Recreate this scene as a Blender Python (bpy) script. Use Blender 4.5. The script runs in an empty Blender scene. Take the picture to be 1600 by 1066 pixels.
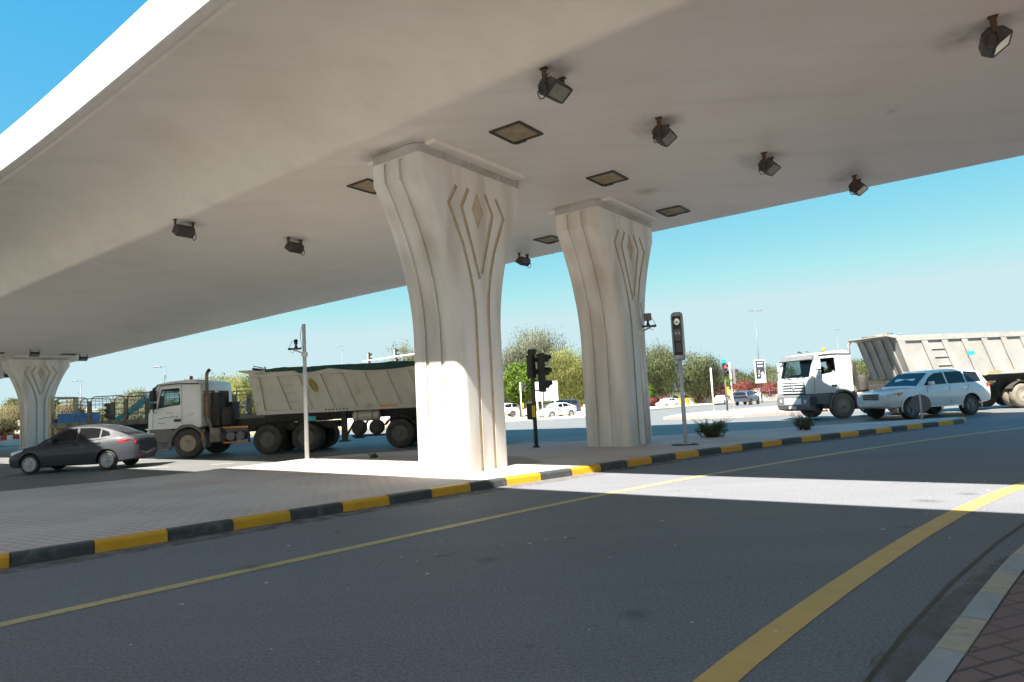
import bpy, bmesh, math, random
from math import sin, cos, tan, pi, radians, sqrt, atan2, hypot
from mathutils import Matrix, Vector
import numpy as np
R = radians
S = bpy.context.scene
COL = S.collection
# ------------------------------------------------------------------ camera, sky, sun, exposure
F_PX, ROLL, PITCH, EYE = 1030.0, R(2.98), R(4.877), 1.6
cd = bpy.data.cameras.new("camera"); cam = bpy.data.objects.new("camera", cd); COL.objects.link(cam)
cd.sensor_fit = 'HORIZONTAL'; cd.sensor_width = 36.0; cd.lens = F_PX / 1600 * 36
cd.clip_start = 0.05; cd.clip_end = 9000
fw = Vector((0, cos(PITCH), sin(PITCH))); up0 = Vector((0, -sin(PITCH), cos(PITCH))); ri0 = Vector((1, 0, 0))
ri = cos(ROLL) * ri0 - sin(ROLL) * up0; up = sin(ROLL) * ri0 + cos(ROLL) * up0
M = Matrix((ri, up, -fw)).transposed().to_4x4(); M.translation = (0, 0, EYE)
cam.matrix_world = M
S.camera = cam

SUN_AZ, SUN_EL = 211.0, 51.5          # compass azimuth the light comes from (0 = +Y, clockwise), elevation
w = bpy.data.worlds.new("World"); S.world = w; w.use_nodes = True
nt = w.node_tree; bg = nt.nodes["Background"]
sky = nt.nodes.new("ShaderNodeTexSky"); sky.sky_type = 'NISHITA'; sky.sun_disc = False
sky.sun_elevation = R(SUN_EL); sky.sun_rotation = R(SUN_AZ)
sky.altitude = 0; sky.air_density = 0.75; sky.dust_density = 0.3; sky.ozone_density = 3.0
# the hazy sky over the desert: nearly even cyan, only a little deeper overhead
sep = nt.nodes.new("ShaderNodeSeparateColor"); com = nt.nodes.new("ShaderNodeCombineColor"); nt.links.new(sky.outputs[0], sep.inputs[0])
for i, (pw, k, top) in enumerate(((1.4, 0.170, 0.81), (0.52, 0.535, 1.10), (0.12, 1.01, 1.16))):
    a = nt.nodes.new("ShaderNodeMath"); a.operation = 'POWER'; a.inputs[1].default_value = pw; nt.links.new(sep.outputs[i], a.inputs[0])
    b = nt.nodes.new("ShaderNodeMath"); b.operation = 'MULTIPLY'; b.inputs[1].default_value = k; nt.links.new(a.outputs[0], b.inputs[0]); c = nt.nodes.new("ShaderNodeMath"); c.operation = 'MINIMUM'; c.inputs[1].default_value = top; nt.links.new(b.outputs[0], c.inputs[0]); nt.links.new(c.outputs[0], com.inputs[i])
nt.links.new(com.outputs[0], bg.inputs[0]); bg.inputs[1].default_value = 0.1
sl = bpy.data.lights.new("sun", 'SUN'); sl.energy = 2.3; sl.angle = R(0.5); sl.color = (1, 0.945, 0.84)
so = bpy.data.objects.new("sun", sl); COL.objects.link(so)
d = Vector((-sin(R(SUN_AZ)) * cos(R(SUN_EL)), -cos(R(SUN_AZ)) * cos(R(SUN_EL)), -sin(R(SUN_EL))))
so.rotation_euler = d.to_track_quat('-Z', 'Y').to_euler(); so.location = (0, 0, 60)
S.view_settings.view_transform = 'Standard'; S.view_settings.look = 'None'
S.view_settings.exposure = 2.92; S.view_settings.gamma = 1.0
S.render.engine = 'CYCLES'; S.cycles.use_denoising = True
S.cycles.max_bounces = 12; S.cycles.diffuse_bounces = 8; S.cycles.transparent_max_bounces = 16

# ------------------------------------------------------------------ materials
MATS = {}
def nodes(name):
    m = bpy.data.materials.new(name); m.use_nodes = True; MATS[name] = m
    n = m.node_tree.nodes; l = m.node_tree.links
    return m, n, l, n["Principled BSDF"]
def pm(name, c1, c2=None, scale=3.0, rough=0.6, metal=0.0, bump=0.0, bscale=40.0, spec=0.5, detail=4.0, coat=0.0,
       c3=None, s3=1.0, t3=(0.5, 0.7), stretch=None, emit=None, streak=False):
    m, n, l, b = nodes(name)
    b.inputs["Roughness"].default_value = rough; b.inputs["Metallic"].default_value = metal
    b.inputs["Specular IOR Level"].default_value = spec; b.inputs["Coat Weight"].default_value = coat
    tc = n.new("ShaderNodeTexCoord"); vec = tc.outputs["Object"]
    if stretch:
        mp = n.new("ShaderNodeMapping"); mp.inputs["Scale"].default_value = stretch
        l.new(vec, mp.inputs[0]); vec = mp.outputs[0]
    if c2 is None: c2 = tuple(x * 0.86 for x in c1)
    nz = n.new("ShaderNodeTexNoise"); nz.inputs["Scale"].default_value = scale; nz.inputs["Detail"].default_value = detail
    nz.inputs["Roughness"].default_value = 0.65
    l.new(vec, nz.inputs["Vector"])
    rp = n.new("ShaderNodeValToRGB"); rp.color_ramp.elements[0].position = 0.35; rp.color_ramp.elements[1].position = 0.65
    rp.color_ramp.elements[0].color = (*c1, 1); rp.color_ramp.elements[1].color = (*c2, 1)
    l.new(nz.outputs["Fac"], rp.inputs[0]); out = rp.outputs[0]
    if c3 is not None:
        n3 = n.new("ShaderNodeTexNoise"); n3.inputs["Scale"].default_value = s3; n3.inputs["Detail"].default_value = 6
        l.new(vec, n3.inputs["Vector"])
        r3 = n.new("ShaderNodeMapRange"); r3.inputs[1].default_value = t3[0]; r3.inputs[2].default_value = t3[1]
        l.new(n3.outputs["Fac"], r3.inputs[0])
        mx = n.new("ShaderNodeMixRGB"); mx.inputs[2].default_value = (*c3, 1)
        l.new(r3.outputs[0], mx.inputs[0]); l.new(out, mx.inputs[1]); out = mx.outputs[0]
    if streak:                                # board marks and run stains along the bridge, and a few dark soot spots
        mp2 = n.new("ShaderNodeMapping"); mp2.inputs["Rotation"].default_value = (0, 0, R(-144)); mp2.inputs["Scale"].default_value = (0.12, 2.2, 2.2); l.new(tc.outputs["Object"], mp2.inputs[0])
        for (sc_, lo, hi, v_) in ((1.1, .5, .75, .94), (3.5, .5, .8, .965)):
            ns = n.new("ShaderNodeTexNoise"); ns.inputs["Scale"].default_value = sc_; ns.inputs["Detail"].default_value = 5; l.new(mp2.outputs[0], ns.inputs["Vector"])
            rs_ = n.new("ShaderNodeMapRange"); rs_.inputs[1].default_value = lo; rs_.inputs[2].default_value = hi; rs_.inputs[3].default_value = 1.0; rs_.inputs[4].default_value = v_; l.new(ns.outputs["Fac"], rs_.inputs[0])
            mm = n.new("ShaderNodeMixRGB"); mm.blend_type = 'MULTIPLY'; mm.inputs[0].default_value = 1; l.new(out, mm.inputs[1]); l.new(rs_.outputs[0], mm.inputs[2]); out = mm.outputs[0]
    l.new(out, b.inputs["Base Color"])
    if bump:
        bn = n.new("ShaderNodeTexNoise"); bn.inputs["Scale"].default_value = bscale; bn.inputs["Detail"].default_value = 5
        l.new(tc.outputs["Object"], bn.inputs["Vector"])
        bp = n.new("ShaderNodeBump"); bp.inputs["Strength"].default_value = bump; bp.inputs["Distance"].default_value = 0.02
        l.new(bn.outputs["Fac"], bp.inputs["Height"]); l.new(bp.outputs[0], b.inputs["Normal"])
    if emit:
        b.inputs["Emission Color"].default_value = (*emit[0], 1); b.inputs["Emission Strength"].default_value = emit[1]
    return m
def glass(name, tint=(0.5, 0.6, 0.6), clear=0.6, rough=0.02):
    m, n, l, b = nodes(name)
    tr = n.new("ShaderNodeBsdfTransparent"); tr.inputs[0].default_value = (*tint, 1)
    b.inputs["Base Color"].default_value = (0.01, 0.012, 0.014, 1); b.inputs["Roughness"].default_value = rough
    b.inputs["Specular IOR Level"].default_value = 0.8
    mx = n.new("ShaderNodeMixShader"); mx.inputs[0].default_value = clear
    l.new(b.outputs[0], mx.inputs[1]); l.new(tr.outputs[0], mx.inputs[2])
    l.new(mx.outputs[0], n["Material Output"].inputs[0])
    return m
def asphalt(name, c1, c2, c3, rough=0.75, spec=0.4, rotz=0.0):
    m, n, l, b = nodes(name)
    b.inputs["Roughness"].default_value = rough; b.inputs["Specular IOR Level"].default_value = spec
    tc = n.new("ShaderNodeTexCoord"); vec = tc.outputs["Object"]
    def noise(scale, detail=5, v=vec, rg=0.6):
        x = n.new("ShaderNodeTexNoise"); x.inputs["Scale"].default_value = scale; x.inputs["Detail"].default_value = detail
        x.inputs["Roughness"].default_value = rg; l.new(v, x.inputs["Vector"]); return x.outputs["Fac"]
    def mr(x, a, c, lo=0, hi=1):
        r = n.new("ShaderNodeMapRange"); r.inputs[1].default_value = a; r.inputs[2].default_value = c
        r.inputs[3].default_value = lo; r.inputs[4].default_value = hi; l.new(x, r.inputs[0]); return r.outputs[0]
    def mix(f, a, c, typ='MIX'):
        x = n.new("ShaderNodeMixRGB"); x.blend_type = typ; l.new(f, x.inputs[0])
        for k, q in ((1, a), (2, c)):
            if isinstance(q, tuple): x.inputs[k].default_value = (*q, 1)
            else: l.new(q, x.inputs[k])
        return x.outputs[0]
    mp = n.new("ShaderNodeMapping"); mp.inputs["Rotation"].default_value = (0, 0, rotz); mp.inputs["Scale"].default_value = (0.06, 1.3, 1)
    l.new(vec, mp.inputs[0])
    base = mix(mr(noise(0.5, 6), 0.35, 0.65), c1, c2)
    base = mix(mr(noise(1.0, 4, mp.outputs[0]), 0.40, 0.70, 0, 0.8), base, c3)
    base = mix(mr(noise(55, 3, vec, .75), 0.35, 0.62, 0, .85), base, mix(mr(noise(38, 3, vec, 0.8), 0.38, 0.62), tuple(x * 0.62 for x in c1), tuple(min(1, x * 1.45) for x in c2)))
    base = mix(mr(noise(3.2, 8, vec, .7), 0.55, 0.8, 0, .35), base, tuple(min(1, x * 1.4) for x in c2))
    vo = n.new("ShaderNodeTexVoronoi"); vo.inputs["Scale"].default_value = 5.0; l.new(vec, vo.inputs["Vector"])
    base = mix(mr(vo.outputs["Distance"], 0.035, 0.02), base, (0.5, 0.48, 0.44))
    base = mix(mr(noise(0.22, 3), 0.58, 0.75, 0, 0.35), base, tuple(x * 0.6 for x in c1))
    l.new(base, b.inputs["Base Color"])
    bp = n.new("ShaderNodeBump"); bp.inputs["Strength"].default_value = 0.6; bp.inputs["Distance"].default_value = 0.012
    l.new(noise(70, 4, vec, 0.8), bp.inputs["Height"]); l.new(bp.outputs[0], b.inputs["Normal"])
    return m
def pavers(name, ca, cb, mort, bw=0.26, bh=0.13, rotz=0.0, patch=None):
    m, n, l, b = nodes(name)
    b.inputs["Roughness"].default_value = 0.85
    tc = n.new("ShaderNodeTexCoord")
    mp = n.new("ShaderNodeMapping"); mp.inputs["Rotation"].default_value = (0, 0, rotz); l.new(tc.outputs["Object"], mp.inputs[0])
    br = n.new("ShaderNodeTexBrick"); br.inputs["Scale"].default_value = 1.0
    br.inputs["Brick Width"].default_value = bw; br.inputs["Row Height"].default_value = bh; br.inputs["Mortar Size"].default_value = 0.012
    br.inputs["Bias"].default_value = 0.0; br.inputs["Color1"].default_value = (*ca, 1); br.inputs["Color2"].default_value = (*cb, 1)
    br.inputs["Mortar"].default_value = (*mort, 1); l.new(mp.outputs[0], br.inputs["Vector"])
    out = br.outputs["Color"]
    nz = n.new("ShaderNodeTexNoise"); nz.inputs["Scale"].default_value = 0.55; nz.inputs["Detail"].default_value = 5
    l.new(tc.outputs["Object"], nz.inputs["Vector"])
    r = n.new("ShaderNodeMapRange"); r.inputs[1].default_value = 0.42; r.inputs[2].default_value = 0.6; r.inputs[4].default_value = 0.75
    l.new(nz.outputs["Fac"], r.inputs[0])
    mx = n.new("ShaderNodeMixRGB"); l.new(r.outputs[0], mx.inputs[0]); l.new(out, mx.inputs[1])
    mx.inputs[2].default_value = (*(patch or tuple(x * 0.85 for x in ca)), 1)
    l.new(mx.outputs[0], b.inputs["Base Color"])
    bp = n.new("ShaderNodeBump"); bp.inputs["Strength"].default_value = 0.5; bp.inputs["Distance"].default_value = 0.006; bp.invert = True
    l.new(br.outputs["Fac"], bp.inputs["Height"]); l.new(bp.outputs[0], b.inputs["Normal"])
    return m
def leafmat(name, c1, c2, sc=0.8):
    m, n, l, b = nodes(name)
    b.inputs["Roughness"].default_value = 0.65; b.inputs["Specular IOR Level"].default_value = 0.25
    tc = n.new("ShaderNodeTexCoord"); nz = n.new("ShaderNodeTexNoise"); nz.inputs["Scale"].default_value = sc; nz.inputs["Detail"].default_value = 6
    l.new(tc.outputs["Object"], nz.inputs["Vector"])
    rp = n.new("ShaderNodeValToRGB"); rp.color_ramp.elements[0].position = 0.36; rp.color_ramp.elements[1].position = 0.64
    rp.color_ramp.elements[0].color = (*c1, 1); rp.color_ramp.elements[1].color = (*c2, 1)
    l.new(nz.outputs["Fac"], rp.inputs[0]); l.new(rp.outputs[0], b.inputs["Base Color"])
    ts = n.new("ShaderNodeBsdfTranslucent"); l.new(rp.outputs[0], ts.inputs[0])
    mx = n.new("ShaderNodeMixShader"); mx.inputs[0].default_value = 0.5
    l.new(b.outputs[0], mx.inputs[1]); l.new(ts.outputs[0], mx.inputs[2]); l.new(mx.outputs[0], n["Material Output"].inputs[0])
    return m

pm("soffit", (0.83, 0.80, 0.75), (0.79, 0.755, 0.70), scale=0.5, rough=0.55, bump=0.05, bscale=3, c3=(0.70, 0.655, 0.59), s3=0.28, t3=(0.55, 0.85), stretch=(1, 1, 1), streak=True)
pm("column_concrete", (0.78, 0.765, 0.735), (0.71, 0.69, 0.655), scale=1.6, rough=0.6, bump=0.06, bscale=9, c3=(0.50, 0.455, 0.39), s3=1.5, t3=(0.48, 0.76), stretch=(1, 1, 0.16))
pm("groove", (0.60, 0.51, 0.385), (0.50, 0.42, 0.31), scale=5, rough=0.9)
pm("fascia", (0.82, 0.81, 0.78), (0.78, 0.765, 0.73), scale=0.8, rough=0.5, bump=0.03, bscale=6)
pm("cap_band", (0.52, 0.52, 0.52), (0.44, 0.43, 0.42), scale=2, rough=0.55, c3=(0.36, 0.31, 0.25), s3=1.2)
asphalt("ramp_asphalt", (0.172, 0.177, 0.203), (0.198, 0.203, 0.228), (0.146, 0.150, 0.170), rotz=R(-38))
asphalt("road_asphalt", (0.145, 0.145, 0.145), (0.17, 0.17, 0.168), (0.115, 0.115, 0.115), rough=0.6)
pavers("island_paver", (0.62, 0.50, 0.47), (0.56, 0.48, 0.46), (0.36, 0.30, 0.285), rotz=R(30), patch=(0.60, 0.56, 0.53))
pavers("pink_paver", (0.42, 0.30, 0.27), (0.38, 0.29, 0.265), (0.28, 0.22, 0.2), rotz=R(20))
pavers("walk_paver", (0.24, 0.16, 0.15), (0.20, 0.145, 0.14), (0.09, 0.07, 0.065), rotz=R(-20))
pm("dust_paver", (0.44, 0.39, 0.335), (0.37, 0.31, 0.275), scale=2, rough=0.9, bump=0.2)
pm("sand", (0.50, 0.41, 0.29), (0.42, 0.34, 0.24), scale=0.3, rough=0.95, bump=0.4, bscale=3, c3=(0.36, 0.28, 0.19), s3=0.1)
pm("far_pavement", (0.52, 0.46, 0.41), (0.46, 0.40, 0.36), scale=0.5, rough=0.9)
pm("kerb_yellow", (0.70, 0.37, 0.012), (0.60, 0.31, 0.012), scale=5, rough=0.6, bump=0.15, c3=(0.34, 0.25, 0.12), s3=7, t3=(0.6, 0.72))
pm("kerb_black", (0.045, 0.05, 0.055), (0.06, 0.062, 0.065), scale=5, rough=0.65, bump=0.15, c3=(0.14, 0.13, 0.12), s3=6, t3=(0.55, 0.75))
pm("kerb_grey", (0.42, 0.40, 0.37), (0.36, 0.34, 0.31), scale=5, rough=0.7, bump=0.15)
pm("kerb_cream", (0.50, 0.44, 0.35), (0.43, 0.38, 0.31), scale=6, rough=0.8, bump=0.2, c3=(0.33, 0.29, 0.24), s3=9)
pm("kerb_blue", (0.33, 0.36, 0.39), (0.38, 0.40, 0.42), scale=6, rough=0.8, bump=0.2, c3=(0.33, 0.32, 0.30), s3=9)
pm("yellow_paint", (0.66, 0.42, 0.10), (0.58, 0.38, 0.11), scale=4, rough=0.6, c3=(0.42, 0.32, 0.13), s3=30, t3=(0.55, 0.9))
pm("pale_yellow_paint", (0.56, 0.43, 0.16), (0.50, 0.40, 0.18), scale=4, rough=0.6, c3=(0.34, 0.29, 0.19), s3=11, t3=(0.5, 0.7))
pm("white_paint_line", (0.55, 0.55, 0.54), (0.42, 0.42, 0.41), scale=6, rough=0.6)
pm("sealant", (0.085, 0.068, 0.052), (0.11, 0.085, 0.065), scale=9, rough=0.85)
pm("dirt", (0.16, 0.135, 0.10), (0.12, 0.10, 0.078), scale=5, rough=0.95, bump=0.4, bscale=30)
m_, n_, l_, b_ = nodes("soft_dirt")
b_.inputs["Base Color"].default_value = (0.19, 0.165, 0.135, 1); b_.inputs["Roughness"].default_value = 0.95
tr__ = n_.new("ShaderNodeBsdfTransparent"); mx__ = n_.new("ShaderNodeMixShader"); tc__ = n_.new("ShaderNodeTexCoord"); nz__ = n_.new("ShaderNodeTexNoise"); nz__.inputs["Scale"].default_value = 4.5; nz__.inputs["Detail"].default_value = 8; nz__.inputs["Roughness"].default_value = 0.7
l_.new(tc__.outputs["Object"], nz__.inputs["Vector"]); mr__ = n_.new("ShaderNodeMapRange"); mr__.inputs[1].default_value = 0.40; mr__.inputs[2].default_value = 0.68; mr__.inputs[4].default_value = 0.85
l_.new(nz__.outputs["Fac"], mr__.inputs[0]); l_.new(mr__.outputs[0], mx__.inputs[0]); l_.new(tr__.outputs[0], mx__.inputs[1]); l_.new(b_.outputs[0], mx__.inputs[2]); l_.new(mx__.outputs[0], n_["Material Output"].inputs[0])
def soft_alpha(name, col, amount, lo, hi, radial=False, scale=4.5, rotz=0.0, st=(1, 1, 1)):
    m, n, l, b = nodes(name); b.inputs["Base Color"].default_value = (*col, 1); b.inputs["Roughness"].default_value = 0.9
    tr = n.new("ShaderNodeBsdfTransparent"); mx = n.new("ShaderNodeMixShader"); tc = n.new("ShaderNodeTexCoord"); nz = n.new("ShaderNodeTexNoise")
    mp = n.new("ShaderNodeMapping"); mp.inputs["Rotation"].default_value = (0, 0, rotz); mp.inputs["Scale"].default_value = st; l.new(tc.outputs["Object"], mp.inputs[0])
    nz.inputs["Scale"].default_value = scale; nz.inputs["Detail"].default_value = 7; l.new(mp.outputs[0], nz.inputs["Vector"])
    mr = n.new("ShaderNodeMapRange"); mr.inputs[1].default_value = lo; mr.inputs[2].default_value = hi; mr.inputs[4].default_value = amount; l.new(nz.outputs["Fac"], mr.inputs[0]); out = mr.outputs[0]
    if radial:
        gt = n.new("ShaderNodeTexGradient"); gt.gradient_type = 'SPHERICAL'; l.new(tc.outputs["Object"], gt.inputs[0])
        mu = n.new("ShaderNodeMath"); mu.operation = 'MULTIPLY'; l.new(out, mu.inputs[0]); l.new(gt.outputs["Fac"], mu.inputs[1]); out = mu.outputs[0]
    l.new(out, mx.inputs[0]); l.new(tr.outputs[0], mx.inputs[1]); l.new(b.outputs[0], mx.inputs[2]); l.new(mx.outputs[0], n["Material Output"].inputs[0])
soft_alpha("soot", (0.14, 0.125, 0.105), 0.45, 0.25, 0.75, True, 2.2)
soft_alpha("oil", (0.05, 0.05, 0.054), 0.5, 0.2, 0.7, True, 3.0)
pm("white_truck", (0.74, 0.74, 0.73), (0.70, 0.695, 0.68), scale=1.5, rough=0.35, coat=0.3, c3=(0.55, 0.50, 0.43), s3=1.5, t3=(0.6, 0.85))
pm("cream_body", (0.52, 0.50, 0.42), (0.47, 0.45, 0.375), scale=1.2, rough=0.5, c3=(0.36, 0.29, 0.20), s3=2.2, t3=(0.6, 0.8))
pm("dusty_body", (0.36, 0.35, 0.335), (0.29, 0.28, 0.265), scale=1.3, rough=0.6, c3=(0.33, 0.30, 0.26), s3=1.6, t3=(0.5, 0.75))
pm("dark_trim", (0.045, 0.046, 0.05), (0.065, 0.063, 0.062), scale=4, rough=0.6)
pm("grey_trim", (0.13, 0.13, 0.14), (0.16, 0.155, 0.15), scale=4, rough=0.6)
pm("chassis", (0.028, 0.026, 0.026), (0.055, 0.047, 0.04), scale=5, rough=0.75)
pm("tyre", (0.035, 0.033, 0.031), (0.075, 0.065, 0.053), scale=4, rough=0.85, bump=0.1)
pm("dusty_tyre", (0.20, 0.175, 0.14), (0.15, 0.13, 0.105), scale=4, rough=0.9, bump=0.1)
pm("truck_rim", (0.38, 0.33, 0.26), (0.28, 0.24, 0.19), scale=8, rough=0.65, metal=0.2)
pm("dark_rim", (0.09, 0.085, 0.08), (0.12, 0.11, 0.10), scale=8, rough=0.6)
pm("alloy", (0.48, 0.49, 0.51), (0.44, 0.44, 0.46), scale=8, rough=0.35, metal=0.3)
pm("grey_alloy", (0.16, 0.165, 0.175), (0.13, 0.13, 0.14), scale=8, rough=0.35, metal=0.6)
pm("rust_pipe", (0.22, 0.135, 0.085), (0.30, 0.22, 0.16), scale=5, rough=0.6, metal=0.3)
pm("steel", (0.42, 0.43, 0.45), (0.36, 0.37, 0.39), scale=2, rough=0.4, metal=0.7, stretch=(1, 1, 0.3))
pm("galv", (0.62, 0.64, 0.67), (0.56, 0.58, 0.62), scale=3, rough=0.45, metal=0.1, stretch=(1, 1, 0.3))
pm("white_pole", (0.70, 0.70, 0.68), (0.62, 0.62, 0.60), scale=3, rough=0.5)
pm("black_metal", (0.022, 0.023, 0.022), (0.035, 0.034, 0.03), scale=5, rough=0.55)
pm("olive_pole", (0.085, 0.078, 0.062), (0.065, 0.06, 0.05), scale=5, rough=0.6)
pm("lamp_housing", (0.035, 0.034, 0.034), (0.06, 0.052, 0.042), scale=8, rough=0.6)
pm("rusty_bracket", (0.06, 0.038, 0.025), (0.10, 0.055, 0.03), scale=9, rough=0.8)
pm("lamp_lens", (0.30, 0.31, 0.25), (0.24, 0.25, 0.20), scale=6, rough=0.12, spec=0.8)
pm("hatch_board", (0.40, 0.33, 0.22), (0.30, 0.24, 0.16), scale=4, rough=0.8)
pm("grey_car", (0.038, 0.042, 0.052), (0.042, 0.046, 0.056), scale=1, rough=0.5, metal=0.0, coat=0.35, spec=0.3)
pm("blue_car", (0.05, 0.065, 0.10), (0.055, 0.07, 0.11), scale=1, rough=0.3, metal=0.4, coat=0.8)
pm("white_car", (0.75, 0.76, 0.77), (0.72, 0.73, 0.74), scale=1, rough=0.25, coat=0.8)
pm("tint", (0.008, 0.009, 0.011), (0.012, 0.012, 0.014), scale=1, rough=0.04, spec=0.5)
pm("chrome", (0.65, 0.65, 0.66), (0.6, 0.6, 0.61), scale=5, rough=0.15, metal=1.0)
pm("red_lens", (0.45, 0.012, 0.012), (0.38, 0.01, 0.01), scale=5, rough=0.15, spec=0.7, coat=0.5)
pm("amber_lens", (0.75, 0.25, 0.02), (0.65, 0.22, 0.02), scale=5, rough=0.2, coat=0.5)
pm("clear_lens", (0.62, 0.66, 0.70), (0.5, 0.54, 0.58), scale=8, rough=0.08, spec=0.8, coat=0.6)
pm("tarp", (0.012, 0.055, 0.045), (0.02, 0.075, 0.06), scale=3, rough=0.8, bump=0.5, bscale=6)
pm("blue_box", (0.012, 0.22, 0.62), (0.01, 0.19, 0.55), scale=3, rough=0.5)
pm("teal_paint", (0.02, 0.36, 0.40), (0.02, 0.31, 0.35), scale=2, rough=0.45)
pm("weathered_steel", (0.26, 0.245, 0.21), (0.19, 0.175, 0.15), scale=3, rough=0.7, c3=(0.14, 0.10, 0.07), s3=3)
pm("pale_board", (0.58, 0.50, 0.33), (0.50, 0.43, 0.29), scale=3, rough=0.8)
pm("white_wall", (0.72, 0.71, 0.68), (0.66, 0.65, 0.61), scale=0.6, rough=0.8)
pm("window_dark", (0.05, 0.052, 0.055), rough=0.4)
pm("red_paint", (0.5, 0.03, 0.03), (0.42, 0.025, 0.025), scale=3, rough=0.5)
pm("white_plastic", (0.72, 0.72, 0.71), (0.66, 0.66, 0.65), scale=3, rough=0.5)
pm("yellow_plastic", (0.72, 0.55, 0.03), (0.66, 0.5, 0.03), scale=3, rough=0.5)
pm("sign_navy", (0.035, 0.042, 0.07), (0.04, 0.048, 0.078), scale=2, rough=0.4)
pm("sign_back", (0.17, 0.18, 0.20), (0.14, 0.15, 0.165), scale=3, rough=0.5, metal=0.3)
pm("bark", (0.16, 0.12, 0.08), (0.11, 0.085, 0.06), scale=6, rough=0.9, bump=0.5)
pm("dry_twig", (0.22, 0.17, 0.11), (0.17, 0.13, 0.085), scale=6, rough=0.9)
pm("skin", (0.24, 0.13, 0.08), rough=0.55)
pm("hair", (0.012, 0.010, 0.009), rough=0.6)
pm("blue_shirt", (0.16, 0.42, 0.60), (0.14, 0.38, 0.55), scale=9, rough=0.85)
pm("grey_blue_shirt", (0.22, 0.30, 0.38), (0.2, 0.27, 0.34), scale=9, rough=0.85)
pm("trousers", (0.03, 0.035, 0.05), rough=0.85)
pm("seat_fabric", (0.04, 0.042, 0.05), rough=0.9)
pm("ink_blue", (0.03, 0.07, 0.32), rough=0.5); pm("ink_grey", (0.20, 0.21, 0.23), rough=0.5); pm("ink_faded", (0.56, 0.50, 0.47), rough=0.5)
pm("sticker_yellow", (0.50, 0.36, 0.03), rough=0.5)
pm("tan_building", (0.46, 0.38, 0.30), (0.42, 0.34, 0.27), scale=0.3, rough=0.8)
pm("red_light_on", (0.8, 0.02, 0.02), rough=0.3, emit=((1.0, 0.04, 0.05), 1.2))
pm("light_off", (0.02, 0.024, 0.022), rough=0.3)
glass("cab_glass", (0.72, 0.82, 0.80), 0.72)
glass("camera_glass", (0.4, 0.4, 0.4), 0.35)
leafmat("leaf_grey", (0.20, 0.21, 0.135), (0.25, 0.26, 0.175), 0.35)
leafmat("leaf_olive", (0.125, 0.15, 0.07), (0.185, 0.205, 0.10), 0.35)
leafmat("leaf_yellow", (0.27, 0.29, 0.085), (0.34, 0.35, 0.12), 0.35)
leafmat("leaf_bright", (0.13, 0.22, 0.03), (0.20, 0.30, 0.05), 0.8)
leafmat("leaf_pink", (0.40, 0.05, 0.09), (0.20, 0.14, 0.07), 1.1)
leafmat("leaf_shrub", (0.12, 0.15, 0.07), (0.19, 0.20, 0.10), 3.0)
leafmat("leaf_dry", (0.26, 0.22, 0.12), (0.20, 0.18, 0.09), 1.0)

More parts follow.
